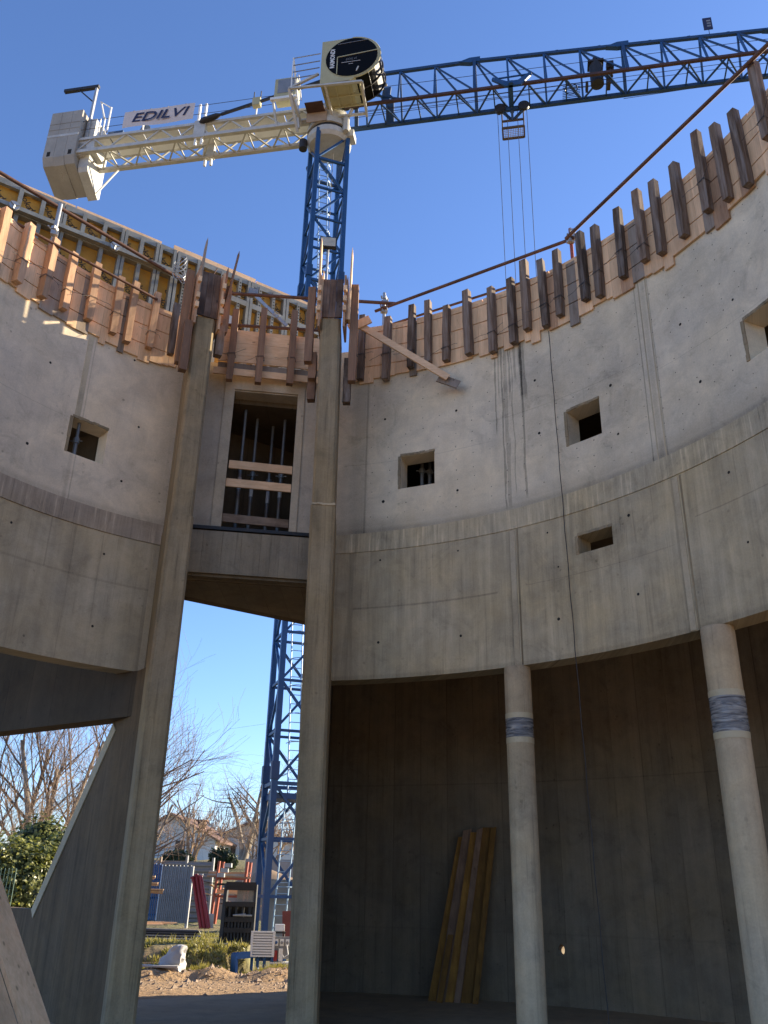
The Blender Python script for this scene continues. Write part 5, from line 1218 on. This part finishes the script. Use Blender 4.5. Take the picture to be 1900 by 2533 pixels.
# black frames
o = thing('formwork_stack', A(-8.2, 21.6, -1.1), 'tall stack of dark steel formwork frames left of the crane mast', 'formwork stack')
d = 21.6; l_, r_ = A(-9.12, d), A(-7.25, d); zt_, zb_ = CZ+.0016*d, -.0
zb_ = CZ-.054*d; X = (r_-l_).normalized(); wX = (r_-l_).length
def fq(u, n, z): return Vector((*(l_+X*(wX*u)).xy, z))+Vector((.0, n, 0))
pbar('edge_beam', fq(.03, 0, zb_), fq(.06, .05, zt_), .08, MT['black'], o); pbar('edge_beam', fq(1, 0, zb_), fq(1, .05, zt_), .06, MT['black'], o)
for k, (f, th_) in enumerate(((1.0, .05), (.94, .03), (.66, .12), (.40, .05), (.22, .03), (.02, .06))):
    z = zb_+(zt_-zb_)*f; pbar('cross_beam', fq(.05, 0, z), fq(1, 0, z), th_, MT['black'], o, h=.10)
for k in range(9):
    u = .12+.105*k; pbar('bar', fq(u, .03, zb_), fq(u, .03, zb_+(zt_-zb_)*(.64 if k % 2 else .40)), .045, MT['black'], o)
b = B(); b.ext([fq(.06, .12, zb_+.0), fq(1, .12, zb_), fq(1, .12, zb_+(zt_-zb_)*.66), fq(.06, .12, zb_+(zt_-zb_)*.66)], Vector((0, .04, 0))); b.build('sheet', plain('dark_panel', (.022, .019, .016), .8, var=.4), o)
b = B()
for k in range(24): b.bar(fq(.42+.024*k, .06, zb_+(zt_-zb_)*.68), fq(.42+.024*k, .06, zb_+(zt_-zb_)*.90), .012)
for k in range(5): b.bar(fq(.40, .06, zb_+(zt_-zb_)*(.70+.05*k)), fq(1, .06, zb_+(zt_-zb_)*(.70+.05*k)), .012)
b.build('mesh_panel', plain('mesh_steel', (.30, .26, .20), .6), o)
b = B(); b.tube([fq(.35, -.06, zb_+(zt_-zb_)*.47), fq(.95, -.06, zb_+(zt_-zb_)*.47)], .02, 6); b.tube([fq(.42, -.06, zb_+(zt_-zb_)*.475), fq(.75, -.06, zb_+(zt_-zb_)*.49)], .018, 6); b.build('loose_tube', MT['galv'], o)

# red steel props leaning together
o = None
lab = ['leftmost red prop of the leaning bundle', 'second red prop of the leaning bundle from the left', 'third red prop of the leaning bundle, sunlit edge', 'fourth red prop of the leaning bundle', 'fifth red prop of the leaning bundle', 'rightmost red prop of the leaning bundle']
for k in range(6):
    d = 26.5+.05*(k % 2); a0, a1 = -11.05+.10*k, -10.30+.098*k
    p, q = A(a1, d, -.0405*d), A(a0, d+.3, (.0065+.0012*(k % 3))*d)
    o = thing('red_prop', p, lab[k], 'steel prop', 'red props leaning in a bundle')
    b = B(); b.tube([p, p+(q-p)*.62], .045, 8); b.build('outer_tube', MT['red'], o, smooth=40)
    b = B(); b.tube([p+(q-p)*.62, q], .034, 8); b.build('inner_tube', MT['red'], o, smooth=40)
    b = B(); b.tube([q, q+(q-p).normalized()*.04], .06, 8); b.build('end_plate', MT['plastic'] if k % 2 else MT['red'], o)
# slatted steel panels
def bars(az0, az1, d, zt_, zb_, n, mat, label, tilt=.10):
    l_, r_ = A(az0, d), A(az1, d); o = thing('steel_grating', (l_+r_)/2+Vector((0, 0, zb_-CZ)), label, 'steel grating')
    for k in range(n):
        f = k/(n-1); p = l_.lerp(r_, f); pbar('bar', Vector((p.x+.02, p.y-tilt, CZ+zb_)), Vector((p.x, p.y+tilt, CZ+zt_+.03*(k % 2))), .035, mat, o, h=.03)
    for z in (.10, .40, .72): 
        zz_ = zb_+(zt_-zb_)*z; yy = -tilt+2*tilt*z; pbar('cross_rail', l_.xy.to_3d()+Vector((0, yy+.025, CZ+zz_)), r_.xy.to_3d()+Vector((0, yy+.025, CZ+zz_)), .04, mat, o)
    return o
bars(-14.4, -12.95, 28.2, .54, -.95, 13, MT['bluepaint'], 'blue slatted steel panel leaning beside the left pier')
pg = bars(-12.88, -11.25, 27.6, .49, -1.0, 16, MT['sheet'], 'grey slatted steel panel leaning between the blue panel and red props')
for p_ in (0, 1): pbar('edge_post', A(-11.18+.05*p_, 27.5, -1.12), A(-11.12+.05*p_, 27.7, .50), .045, MT['plastic'], pg)
# timber on a rack and on the ground
lab = ['topmost short timber stack by the left pier', 'middle timber stack by the left pier, splintered ends', 'lowest timber stack by the left pier, longest boards']
for k, (z0, az1, nb_) in enumerate(((.20, -13.2, 3), (.05, -12.95, 3), (-.10, -12.62, 4))):
    d = 24.0+.1*k; o = thing('timber_stack', A(-13.6, d, z0-.06), lab[k], 'timber stack', 'timber stacks by the left pier')
    for m in range(nb_): pbar('board', A(-14.6, d+.03*m, z0-.02*m-.012), A(az1-.1*random.random(), d-.05+.05*m, z0-.03*m-.02), .16, MT['post_new'] if m % 2 else MT['pine'], o, h=.025)
o = thing('timber_pile', A(-12.6, 24.5, -1.0), 'low pile of pale boards on the ground below the grey slatted panel', 'timber pile')
for m in range(5): pbar('board', A(-14.2+.25*m, 24.3+.15*m, -.92+.025*m-.05*(m > 2)), A(-12.5+.42*(m > 2)*m*.6-.05*m, 24.5+.1*m, -.92+.02*m-.05*(m > 2)), .17, MT['pine'], o, h=.028)
o = thing('pipe_pile', A(-12.0, 23.2, -1.1), 'dark heap of steel pipes and beams lying above the grass', 'pipe pile')
for m in range(16):
    z = -1.16+.05*(m % 4)+.02*random.random(); pbar('pipe', A(-14.4+random.random()*.6, 22.6+.1*m, z), A(-10.6+random.random()*.5, 22.7+.09*m, z-.03+.02*random.random()), .055, MT['black'] if m % 5 else MT['sheet'], o, rnd=True)
# orange rack with steel stock
o = thing('storage_rack', A(-8.8, 29.5, -1.0), 'orange red storage rack loaded with steel and boards behind the dark frames', 'rack')
d = 29.5; l_, r_ = A(-9.65, d), A(-7.95, d)
for p in (l_, r_):
    for y in (0, .8): pbar('post', Vector((p.x-.06, p.y+y, -.0+.5)), Vector((p.x+.05, p.y+y, CZ+.70)), .07, MT['orange'], o)
for z in (.20, -.30, .04): pbar('beam', Vector((l_.x, l_.y, CZ+z)), Vector((r_.x, r_.y, CZ+z)), .06, MT['orange'] if z != .04 else MT['black'], o)
for m in range(7): pbar('steel_bar', Vector((l_.x-.3, l_.y+.1*m, CZ+.26+.05*(m % 4))), Vector((r_.x+.1, r_.y+.1*m, CZ+.24+.07*(m % 3))), .05, MT['galv'] if m % 2 else MT['post_new'], o)
for m in range(3): pbox('bundle', Vector((l_.x+.15+.1*m, l_.y-.1, CZ+.30+.14*m)), (.22, .2, .12), MT['plastic'], o)
for m in range(4): pbar('board', Vector((l_.x, l_.y+.15*m, CZ-.22+.03*m)), Vector((r_.x-.2, r_.y+.15*m, CZ-.23+.03*m)), .14, MT['pine'], o, h=.03)
b = B(); b.box(A(-10.0, 26.8, -.9), (.35, .3, .35), .3); b.build('crate', MT['plastic'], loc=A(-10.0, 26.8, -1.1), label='pale crate between the red props and the dark frames', cat='crate')
o = thing('timber_heap', A(-8.9, 31.5, -1.0), 'mixed heap of old boards and bars behind the orange rack', 'timber heap'); rq = random.Random(6)
for m in range(26): a_ = A(-9.9+rq.random()*2.6, 31+rq.random()*1.6, -.75+rq.random()*.75); pbar('board', a_, a_+Vector((rq.uniform(-1, 1), rq.uniform(-.4, .4), rq.uniform(-.25, .25))), rq.uniform(.05, .14), MT[rq.choice(('pine', 'post_new', 'pine_grey', 'post', 'galv', 'rust'))], o, h=.03)
for m, (az, d, mt) in enumerate(((-9.45, 20.9, 'plastic'), (-7.75, 20.4, 'pine'), (-6.9, 19.8, 'pine'))): q = G_(az, d, .03); b = B(); b.bar(q, q+Vector((.28, .10, .03)), .05, .02); b.build('scrap_piece', MT[mt], loc=q, label=('pale scrap beside the foot of the dark frames', 'short splinter of pine left of the blue leg', 'splinter of pine lying below the slatted box')[m], cat='scrap')
# corrugated fence
o = thing('sheet_fence', A(-12, 35, -1.1), 'grey corrugated metal fence running behind the yard', 'fence')
b0, b1 = A(-16, 35.5), A(-9.9, 34.3); X = (b1-b0).normalized(); wX = (b1-b0).length; n = 4
for k in range(n):
    P0, P1 = b0+X*(wX*k/n+.02), b0+X*(wX*(k+1)/n-.02); b = B(); V = []; m = 44
    for j in range(m):
        z = CZ-1.2+2.03*j/(m-1)-.05*k*.3; y = .02*(1 if (j//2) % 2 else -1)
        V += [Vector((P0.x, P0.y+y, z)), Vector((P1.x, P1.y+y, z))]
    b.add(V, [(2*j, 2*j+1, 2*j+3, 2*j+2) for j in range(m-1)]); b.build('sheet', MT['sheet'], o)
for k in range(n+1): p = b0+X*(wX*k/n); pbar('post', Vector((p.x, p.y-.06, CZ-1.3)), Vector((p.x, p.y-.06, CZ+.92+.06*(k % 2))), .08, MT['sheet'] if k != 2 else MT['pine_grey'], o)
# second, low grey fence to the right, seen through the mast
o = thing('sheet_fence', A(-6, 42, 0), 'pale metal fence seen through the foot of the crane mast', 'fence')
for k in range(3): b = B(); p, q = A(-8.0+1.5*k, 41), A(-6.55+1.5*k, 41); b.ext([p+Vector((0, 0, -.2)), q+Vector((0, 0, -.2)), q+Vector((0, 0, 1.1)), p+Vector((0, 0, 1.1))], Vector((0, .05, 0))); b.build('sheet', MT['sheet'], o)
# bag
p0 = G_(-11.85, 19.2); o_ = thing('plastic_bag', p0, 'crumpled white plastic sack standing on the grass edge', 'sack')
b = B(); nu, nv = 22, 14; V = []
for j in range(nv):
    v_ = j/(nv-1); zz_ = v_*.50*(1 if v_ < .99 else .97); lean = .17*v_**1.4
    rx, ry = .25*(1-v_)**.8+.075*(1 if v_ < .95 else .5), .20*(1-v_)**.8+.06*(1 if v_ < .95 else .5)
    for i in range(nu):
        a = 2*pi*i/nu; q = Vector((cos(a), sin(a), 0)); nz = mnoise.noise(Vector((q.x*1.7, q.y*1.7, v_*2.6)))*.36+.34*mnoise.noise(Vector((q.x*3+2, q.y*3, v_*5)))
        V.append(Vector((p0.x+rx*(1+nz)*q.x+lean, p0.y+ry*(1+nz)*q.y, p0.z-.02+zz_)))
F = [(j*nu+i, j*nu+(i+1) % nu, (j+1)*nu+(i+1) % nu, (j+1)*nu+i) for j in range(nv-1) for i in range(nu)]; F.append(tuple((nv-1)*nu+i for i in range(nu)))
b.add(V, F); b.build('sack_film', MT['plastic'], o_, smooth=50)
p1 = G_(-12.6, 18.9, .012); b = B(); b.ext([p1+Vector((-.9, -.05, 0)), p1+Vector((.42, -.08, 0)), p1+Vector((.50, .13, 0)), p1+Vector((-.9, .16, 0))], Vector((0, 0, .03))); b.build('flat_board', MT['plastic'], loc=p1, label='long pale board lying on the ground below the white sack', cat='board')
p1 = G_(-13.2, 20.0, .05); b = B(); b.bar(p1+Vector((-.4, 0, .0)), p1+Vector((.45, .1, .03)), .05); b.build('loose_batten', MT['pine'], loc=p1, label='thin batten lying in the grass left of the sack', cat='batten')

# earth mound behind the rack
b = B(); c = A(-6.2, 36.5); n = 26; V = []
for i in range(n):
    for j in range(n):
        x, y = (i/(n-1)-.5)*9, (j/(n-1)-.5)*5; r_ = hypot(x/4.2, y/2.3); z = max(0, 1-r_)**.8*1.9+.35*mnoise.noise(Vector((x, y, 1)))*(1 if r_ < 1 else .2)
        V.append(Vector((c.x+x, c.y+y, -.0+.35+z)))
b.add(V, [(i*n+j, (i+1)*n+j, (i+1)*n+j+1, i*n+j+1) for i in range(n-1) for j in range(n-1)]); b.build('earth_mound', MT['soil'] if False else plain('mound_earth', (.34, .23, .14), .95, var=.35, sc=1.5), loc=c, label='brown mound of dug earth behind the crane mast and the orange rack', cat='mound', smooth=60)

# stones and clods
b = B(); rg = random.Random(4)
for k in range(480):
    az, d = rg.uniform(-14.3, -4.2), rg.triangular(16.2, 20.0, 18.9); p = G_(az, d); r_ = rg.uniform(.012, .035) if rg.random() < .88 else rg.uniform(.04, .08)
    V = [p+Vector((r_*rg.uniform(.7, 1.3)*x, r_*rg.uniform(.7, 1.3)*y, r_*.8*z*rg.uniform(.7, 1.2))) for x, y, z in ((1, 0, 0), (-1, 0, 0), (0, 1, 0), (0, -1, 0), (0, 0, 1), (0, 0, -1))]
    b.add(V, [(0, 2, 4), (2, 1, 4), (1, 3, 4), (3, 0, 4), (2, 0, 5), (1, 2, 5), (3, 1, 5), (0, 3, 5)])
b.build('stones', MT['masonry'], kind='stuff')
# grass
b = B()
for k in range(15000):
    az = rg.uniform(-15.5, -7.45); d = rg.uniform(19.3, 24.5) if rg.random() < .55 else rg.uniform(19.3, 20.9)
    if az > -8.6 and d < 20.65: continue
    p = G_(az, d, -.01)
    if mnoise.noise(Vector((p.x*1.2, p.y*1.2, 9))) < -.22: continue
    h = rg.uniform(.03, .10)*(2.2 if rg.random() < .05 else 1); a = rg.uniform(0, 2*pi); wv = Vector((cos(a), sin(a), 0))*rg.uniform(.006, .012)
    t = p+Vector((rg.uniform(-.09, .09), rg.uniform(-.09, .09), h)); m_ = (p+t)/2+Vector((0, 0, h*.12))
    b.add([p-wv, p+wv, m_+wv*.8, t, m_-wv*.8], [(0, 1, 2, 4), (4, 2, 3)])
for k in range(2500):
    az = rg.uniform(-14, -4.2); d = rg.uniform(18.9, 19.7); p = G_(az, d, -.01)
    if mnoise.noise(Vector((p.x*1.5, p.y*1.5, 4))) < .05: continue
    h = rg.uniform(.03, .12); wv = Vector((.01, 0, 0)); t = p+Vector((rg.uniform(-.08, .08), rg.uniform(-.08, .08), h)); b.add([p-wv, p+wv, t], [(0, 1, 2)])
b.build('grass', MT['grassm'], kind='stuff')

# ------------------------------------------------------------------ trees and bushes
def branch(bt, bb, p, d, L, r, depth, rg, droop, twigs, spread=.55, up=.15):
    n = 5 if depth > 0 else 3; pts = [p]; rad = [r]
    q = p.copy(); dd = d.copy()
    for i in range(n):
        dd = (dd+Vector((rg.uniform(-1, 1), rg.uniform(-1, 1), rg.uniform(-.6, .6)+up))*.16).normalized()
        if depth < 1: dd = (dd+Vector((0, 0, -droop))).normalized()
        q = q+dd*(L/n); pts.append(q); rad.append(max(.0035, r*(1-.62*(i+1)/n)))
    (bt if depth >= 3 else bb).tube(pts, rad, 6 if depth >= 2 else (4 if depth == 1 else 3), caps=False)
    if depth <= 0: return
    nb_ = {4: 5, 3: 5, 2: 5, 1: twigs}.get(depth, 4)
    for k in range(nb_):
        f = .30+.68*(k+rg.random())/nb_; i = min(n-1, int(f*n)); pt = pts[i].lerp(pts[i+1], f*n-i)
        a = rg.uniform(0, 2*pi); o_ = dd.orthogonal().normalized(); o_ = (Matrix.Rotation(a, 3, dd) @ o_)
        nd = (dd*(1-spread)+o_*spread+Vector((0, 0, .12))).normalized()
        branch(bt, bb, pt, nd, L*rg.uniform(.48, .68), rad[i]*.48, depth-1, rg, droop, twigs, spread, up)
def tree(az, d, h, label, seed, stems=1, depth=3, r=.12, droop=.05, twigs=5, group='bare winter trees', tw='twig', spread=.55, fan=.25, base=None, leans=None, cat='tree'):
    rg = random.Random(seed); p = G_(az, d, -.1)
    o = thing('bare_tree', p, label, cat, group); bt, bb = B(), B()
    for s_ in range(stems):
        lean = leans[s_] if leans else rg.uniform(-fan, fan)
        dr = Vector((lean, rg.uniform(-fan, fan)*.6, 1)).normalized()
        branch(bt, bb, p+Vector((.25*lean*2, rg.uniform(-.2, .2), 0)), dr, h*rg.uniform(.8, 1.05)*.62, r*rg.uniform(.75, 1.1), depth, rg, droop, twigs, spread)
    if bt.v: bt.build('trunk', MT['bark'], o, smooth=60)
    bb.build('crown', MT[tw], o)
    return o
tree(-21.2, 34, 9.5, 'leftmost bare tree seen below the dark lintel, many upright stems', 3, 4, 3, .13, twigs=9, spread=.42, leans=(-.32, -.10, .02, .16), group=None)
tree(-19.6, 33, 10, 'bare tree with forked upright stems in the middle of the left opening', 14, 4, 3, .15, twigs=9, spread=.42, leans=(-.12, .05, .18, .30), group=None)
tree(-18.2, 31, 8, 'bare tree with pale leaning trunks close to the slanting buttress', 25, 4, 3, .17, twigs=9, spread=.45, leans=(.02, .22, .38, .55), group=None)
tree(-20.3, 27.5, 4.2, 'slim bare sapling standing in front of the left trees', 31, 2, 3, .05, twigs=5, tw='twig_tan', spread=.5, group=None)
tree(-22.5, 28, 4.6, 'tan bare shrub at the left edge above the leafy bush', 36, 5, 3, .05, twigs=6, tw='twig_tan', spread=.55, fan=.4, group=None, cat='shrub')
tree(-17.4, 29, 4.2, 'low tan bare shrub beside the buttress above the bush', 38, 4, 3, .06, twigs=6, tw='twig_tan', spread=.55, fan=.45, group=None, cat='shrub')
tree(-15.0, 41, 7.0, 'bare tree behind the left pier with fine twigs spreading right', 41, 3, 3, .16, droop=.16, twigs=10, spread=.62, leans=(.05, .22, .38), group=None)
tree(-8.2, 55, 7.4, 'broad bare fruit tree left of the crane mast in front of the houses', 52, 3, 3, .18, twigs=10, spread=.68, fan=.25, group=None)
tree(-11.9, 62, 7.4, 'slender bare tree rising over the gable of the house', 61, 1, 2, .10, twigs=5, spread=.35, group=None)
tree(-10.9, 64, 7.8, 'slender bare tree with forked top beside the chimney', 67, 1, 2, .10, twigs=5, spread=.32, group=None)
tree(-11.3, 48, 3.4, 'pollarded bare shrub with thick trunks behind the fence', 71, 4, 2, .12, twigs=7, tw='twig_tan', spread=.55, fan=.45, group=None, cat='shrub')
tree(-13.3, 47, 3.6, 'tangled bare shrub beside the left pier behind the fence', 74, 4, 2, .05, twigs=7, tw='twig_tan', spread=.6, fan=.5, group=None, cat='shrub')
tree(-9.9, 49, 3.0, 'low tan shrub between the two houses', 78, 3, 2, .04, twigs=7, tw='twig_tan', spread=.6, fan=.5, group=None, cat='shrub')
tree(-6.6, 46, 4.4, 'tangled brown trees seen through the crane mast', 83, 5, 3, .10, twigs=6, tw='twig_tan', spread=.6, fan=.5, group=None)
tree(-7.6, 47, 3.0, 'small bare shrub just left of the crane mast', 88, 4, 3, .05, twigs=6, tw='twig_tan', spread=.6, fan=.5, group=None, cat='shrub')

def leaf_bush(name, blobs, n, size, mat, label, cat='bush', core=True, seed=1):
    rg = random.Random(seed); c0 = blobs[0][0]; o = thing(name, (c0.x, c0.y, ground_z(c0.x, c0.y)), label, cat); b = B()
    tot = sum(r[0]*r[1]*r[2] for _, r in blobs)
    for c, r in blobs:
        m = int(n*r[0]*r[1]*r[2]/tot)
        for k in range(m):
            v_ = Vector((rg.gauss(0, 1), rg.gauss(0, 1), rg.gauss(0, 1))).normalized(); f = rg.uniform(.72, 1.03)*(1+.22*mnoise.noise(v_*2.3+c))
            p = c+Vector((v_.x*r[0]*f, v_.y*r[1]*f, v_.z*r[2]*f))
            nrm = (v_+Vector((rg.uniform(-.9, .9), rg.uniform(-.9, .9), rg.uniform(-.4, 1)))).normalized(); u = nrm.orthogonal().normalized(); u = Matrix.Rotation(rg.uniform(0, 6.28), 3, nrm) @ u; w_ = nrm.cross(u); s_ = size*rg.uniform(.6, 1.3)
            b.add([p-u*s_*.5, p+w_*s_*.38+nrm*s_*.06, p+u*s_*.55, p-w_*s_*.38+nrm*s_*.06], [(0, 1, 2, 3)])
    fo_ = b.build('foliage', MT[mat], o, kind='stuff')
    if core:
        b = B()
        for c, r in blobs:
            nu, nv = 12, 8; V = []
            for j in range(nv+1):
                for i in range(nu):
                    t, f = pi*j/nv, 2*pi*i/nu; v_ = Vector((sin(t)*cos(f), sin(t)*sin(f), cos(t))); k = .74*(1+.2*mnoise.noise(v_*2+c)); V.append(c+Vector((v_.x*r[0]*k, v_.y*r[1]*k, v_.z*r[2]*k)))
            b.add(V, [(j*nu+i, j*nu+(i+1) % nu, (j+1)*nu+(i+1) % nu, (j+1)*nu+i) for j in range(nv) for i in range(nu)])
        b.build('dark_core', MT['leaf_dark'], o, smooth=60)  # solid dark core added inside the leaf shell in place of twigs
    return o
leaf_bush('ivy_bush', [(A(-21.3, 22.5, -.35), (1.15, .9, 1.30)), (A(-19.3, 22.8, -.45), (.85, .8, 1.3)), (A(-23.5, 22.5, -.3), (1.1, .9, 1.15)), (A(-18.3, 23.2, .35), (.62, .6, .95)), (A(-19.9, 24.0, .75), (.75, .6, .75))], 17000, .105, 'leaf', 'big sunlit leafy evergreen bush left of the slanting buttress', seed=3)
leaf_bush('dry_hedge', [(A(-19.9, 29, .9), (.9, .5, .5)), (A(-18.9, 29, .8), (.6, .5, .5))], 1600, .10, 'leaf_dry', 'rusty brown dry hedge between the bush and the bare trees', core=False, seed=5)
leaf_bush('green_hedge', [(A(-12.1, 46, 1.15), (.75, .5, .42)), (A(-11.6, 46.3, 1.05), (.5, .5, .36))], 1500, .13, 'leaf_dark', 'dark green hedge behind the fence below the first house', seed=6)
leaf_bush('green_hedge', [(A(-9.5, 47, 1.25), (.62, .5, .55)), (A(-9.0, 47.2, 1.1), (.5, .5, .42))], 1500, .13, 'leaf_dark', 'dark evergreen bush behind the fence below the second house', seed=7)
# green wire fence in the bush
o = thing('wire_fence', A(-21.9, 21.3, -1.5), 'green wire mesh fence fragment in the leafy bush at the left edge', 'fence')
b = B()
for k in range(16): p = A(-24+.2*k, 21.4); b.bar(p+Vector((0, 0, -1.4)), p+Vector((0, 0, .25)), .012)
for k in range(12): b.bar(A(-24, 21.4, -1.3+.13*k), A(-21.0, 21.4, -1.3+.13*k), .010)
b.build('mesh', plain('green_wire', (.05, .12, .09), .5), o); pbar('post', A(-24.1, 21.4, -1.7), A(-24.1, 21.4, .4), .05, plain('fence_green', (.03, .10, .07), .5), o)
# far wood: twiggy trees on the rise, haze put into their pale colour
b = B(); rg = random.Random(9)
for k in range(46):
    az = -16+.27*k+rg.uniform(-.1, .1); d = rg.uniform(170, 230); p = A(az, d); p.z = ground_z(p.x, p.y); H = (d*(.070+.010*sin(k*.9)+.004*rg.random())+CZ-p.z)*(1 if az < -9 else .9)
    for m in range(130):
        q = p+Vector((rg.gauss(0, 1.7), rg.gauss(0, 1.5), 0)); f = rg.random()**.6; z0 = H*.15+H*.8*f*rg.random(); L = H*rg.uniform(.10, .22); s_ = Vector((rg.uniform(-.6, .6), rg.uniform(-.4, .4), 1)).normalized()*L; wv = Vector((rg.uniform(.05, .13), 0, 0)); qq = q+Vector((0, 0, z0))
        b.add([qq-wv, qq+wv, qq+s_], [(0, 1, 2)])
b.build('far_wood', MT['twig_far'], kind='stuff')
# ------------------------------------------------------------------ houses
def gable_house(name, c, yaw, wd, dp, zb_, ze, zr_, label, windows):
    o = thing(name, (c.x, c.y, zb_), label, 'house'); ux, uy = Vector((cos(yaw), sin(yaw), 0)), Vector((-sin(yaw), cos(yaw), 0))
    def hp(x, y, z): return Vector((c.x, c.y, 0))+ux*x+uy*y+Vector((0, 0, z))
    b = B(); b.ext([hp(-wd/2, 0, zb_), hp(wd/2, 0, zb_), hp(wd/2, 0, ze), hp(0, 0, zr_), hp(-wd/2, 0, ze)], uy*dp); b.build('wall', MT['plaster'], o)
    sl = (zr_-ze)/(wd/2); ov = .7
    for sg in (-1, 1):
        b = B(); b.ext([hp(0, -ov, zr_+.03), hp(sg*(wd/2+ov), -ov, ze-sl*ov+.03), hp(sg*(wd/2+ov), -ov, ze-sl*ov+.25), hp(0, -ov, zr_+.28)], uy*(dp+2*ov)); rf = b.build('roof', MT['tile'], o)
    for x, z, w_, h_ in windows:
        b = B(); b.ext([hp(x-w_/2, -.04, z), hp(x+w_/2, -.04, z), hp(x+w_/2, -.04, z+h_), hp(x-w_/2, -.04, z+h_)], uy*.03); wn = b.build('window', MT['shutter'], o)
        b = B(); b.ext([hp(x-w_/2-.1, -.05, z-.12), hp(x+w_/2+.1, -.05, z-.12), hp(x+w_/2+.1, -.05, z), hp(x-w_/2-.1, -.05, z)], uy*.04); b.build('sill', MT['plaster'], wn)
    return o, hp, rf
o, hp, rf = gable_house('gable_house', A(-12.62, 105), -.05, 10.2, 12, 1.5, CZ+4.6, CZ+7.1, 'white gabled house with brown tiled roof behind bare shrubs', [(1.2, 4.6, 1.1, 1.5), (-2, 4.6, 1.1, 1.5), (1.8, 2.2, 1.2, 1.4)])
b = B(); p = A(-10.8, 108, 5.6); b.box(p, (.9, .9, 2.2)); ch = b.build('chimney', MT['tile'], o)
b = B(); b.box(p+Vector((0, 0, 1.25)), (1.3, 1.3, .18)); b.build('chimney_cap', MT['tile'], ch)
gable_house('gable_house', A(-7.9, 112), .12, 11, 12, 1.5, CZ+4.6, CZ+6.9, 'second white house half hidden by the broad bare tree', [(-2.0, 4.4, 1.1, 1.5), (1.5, 4.4, 1.1, 1.5), (-2, 2.2, 1.2, 1.3)])
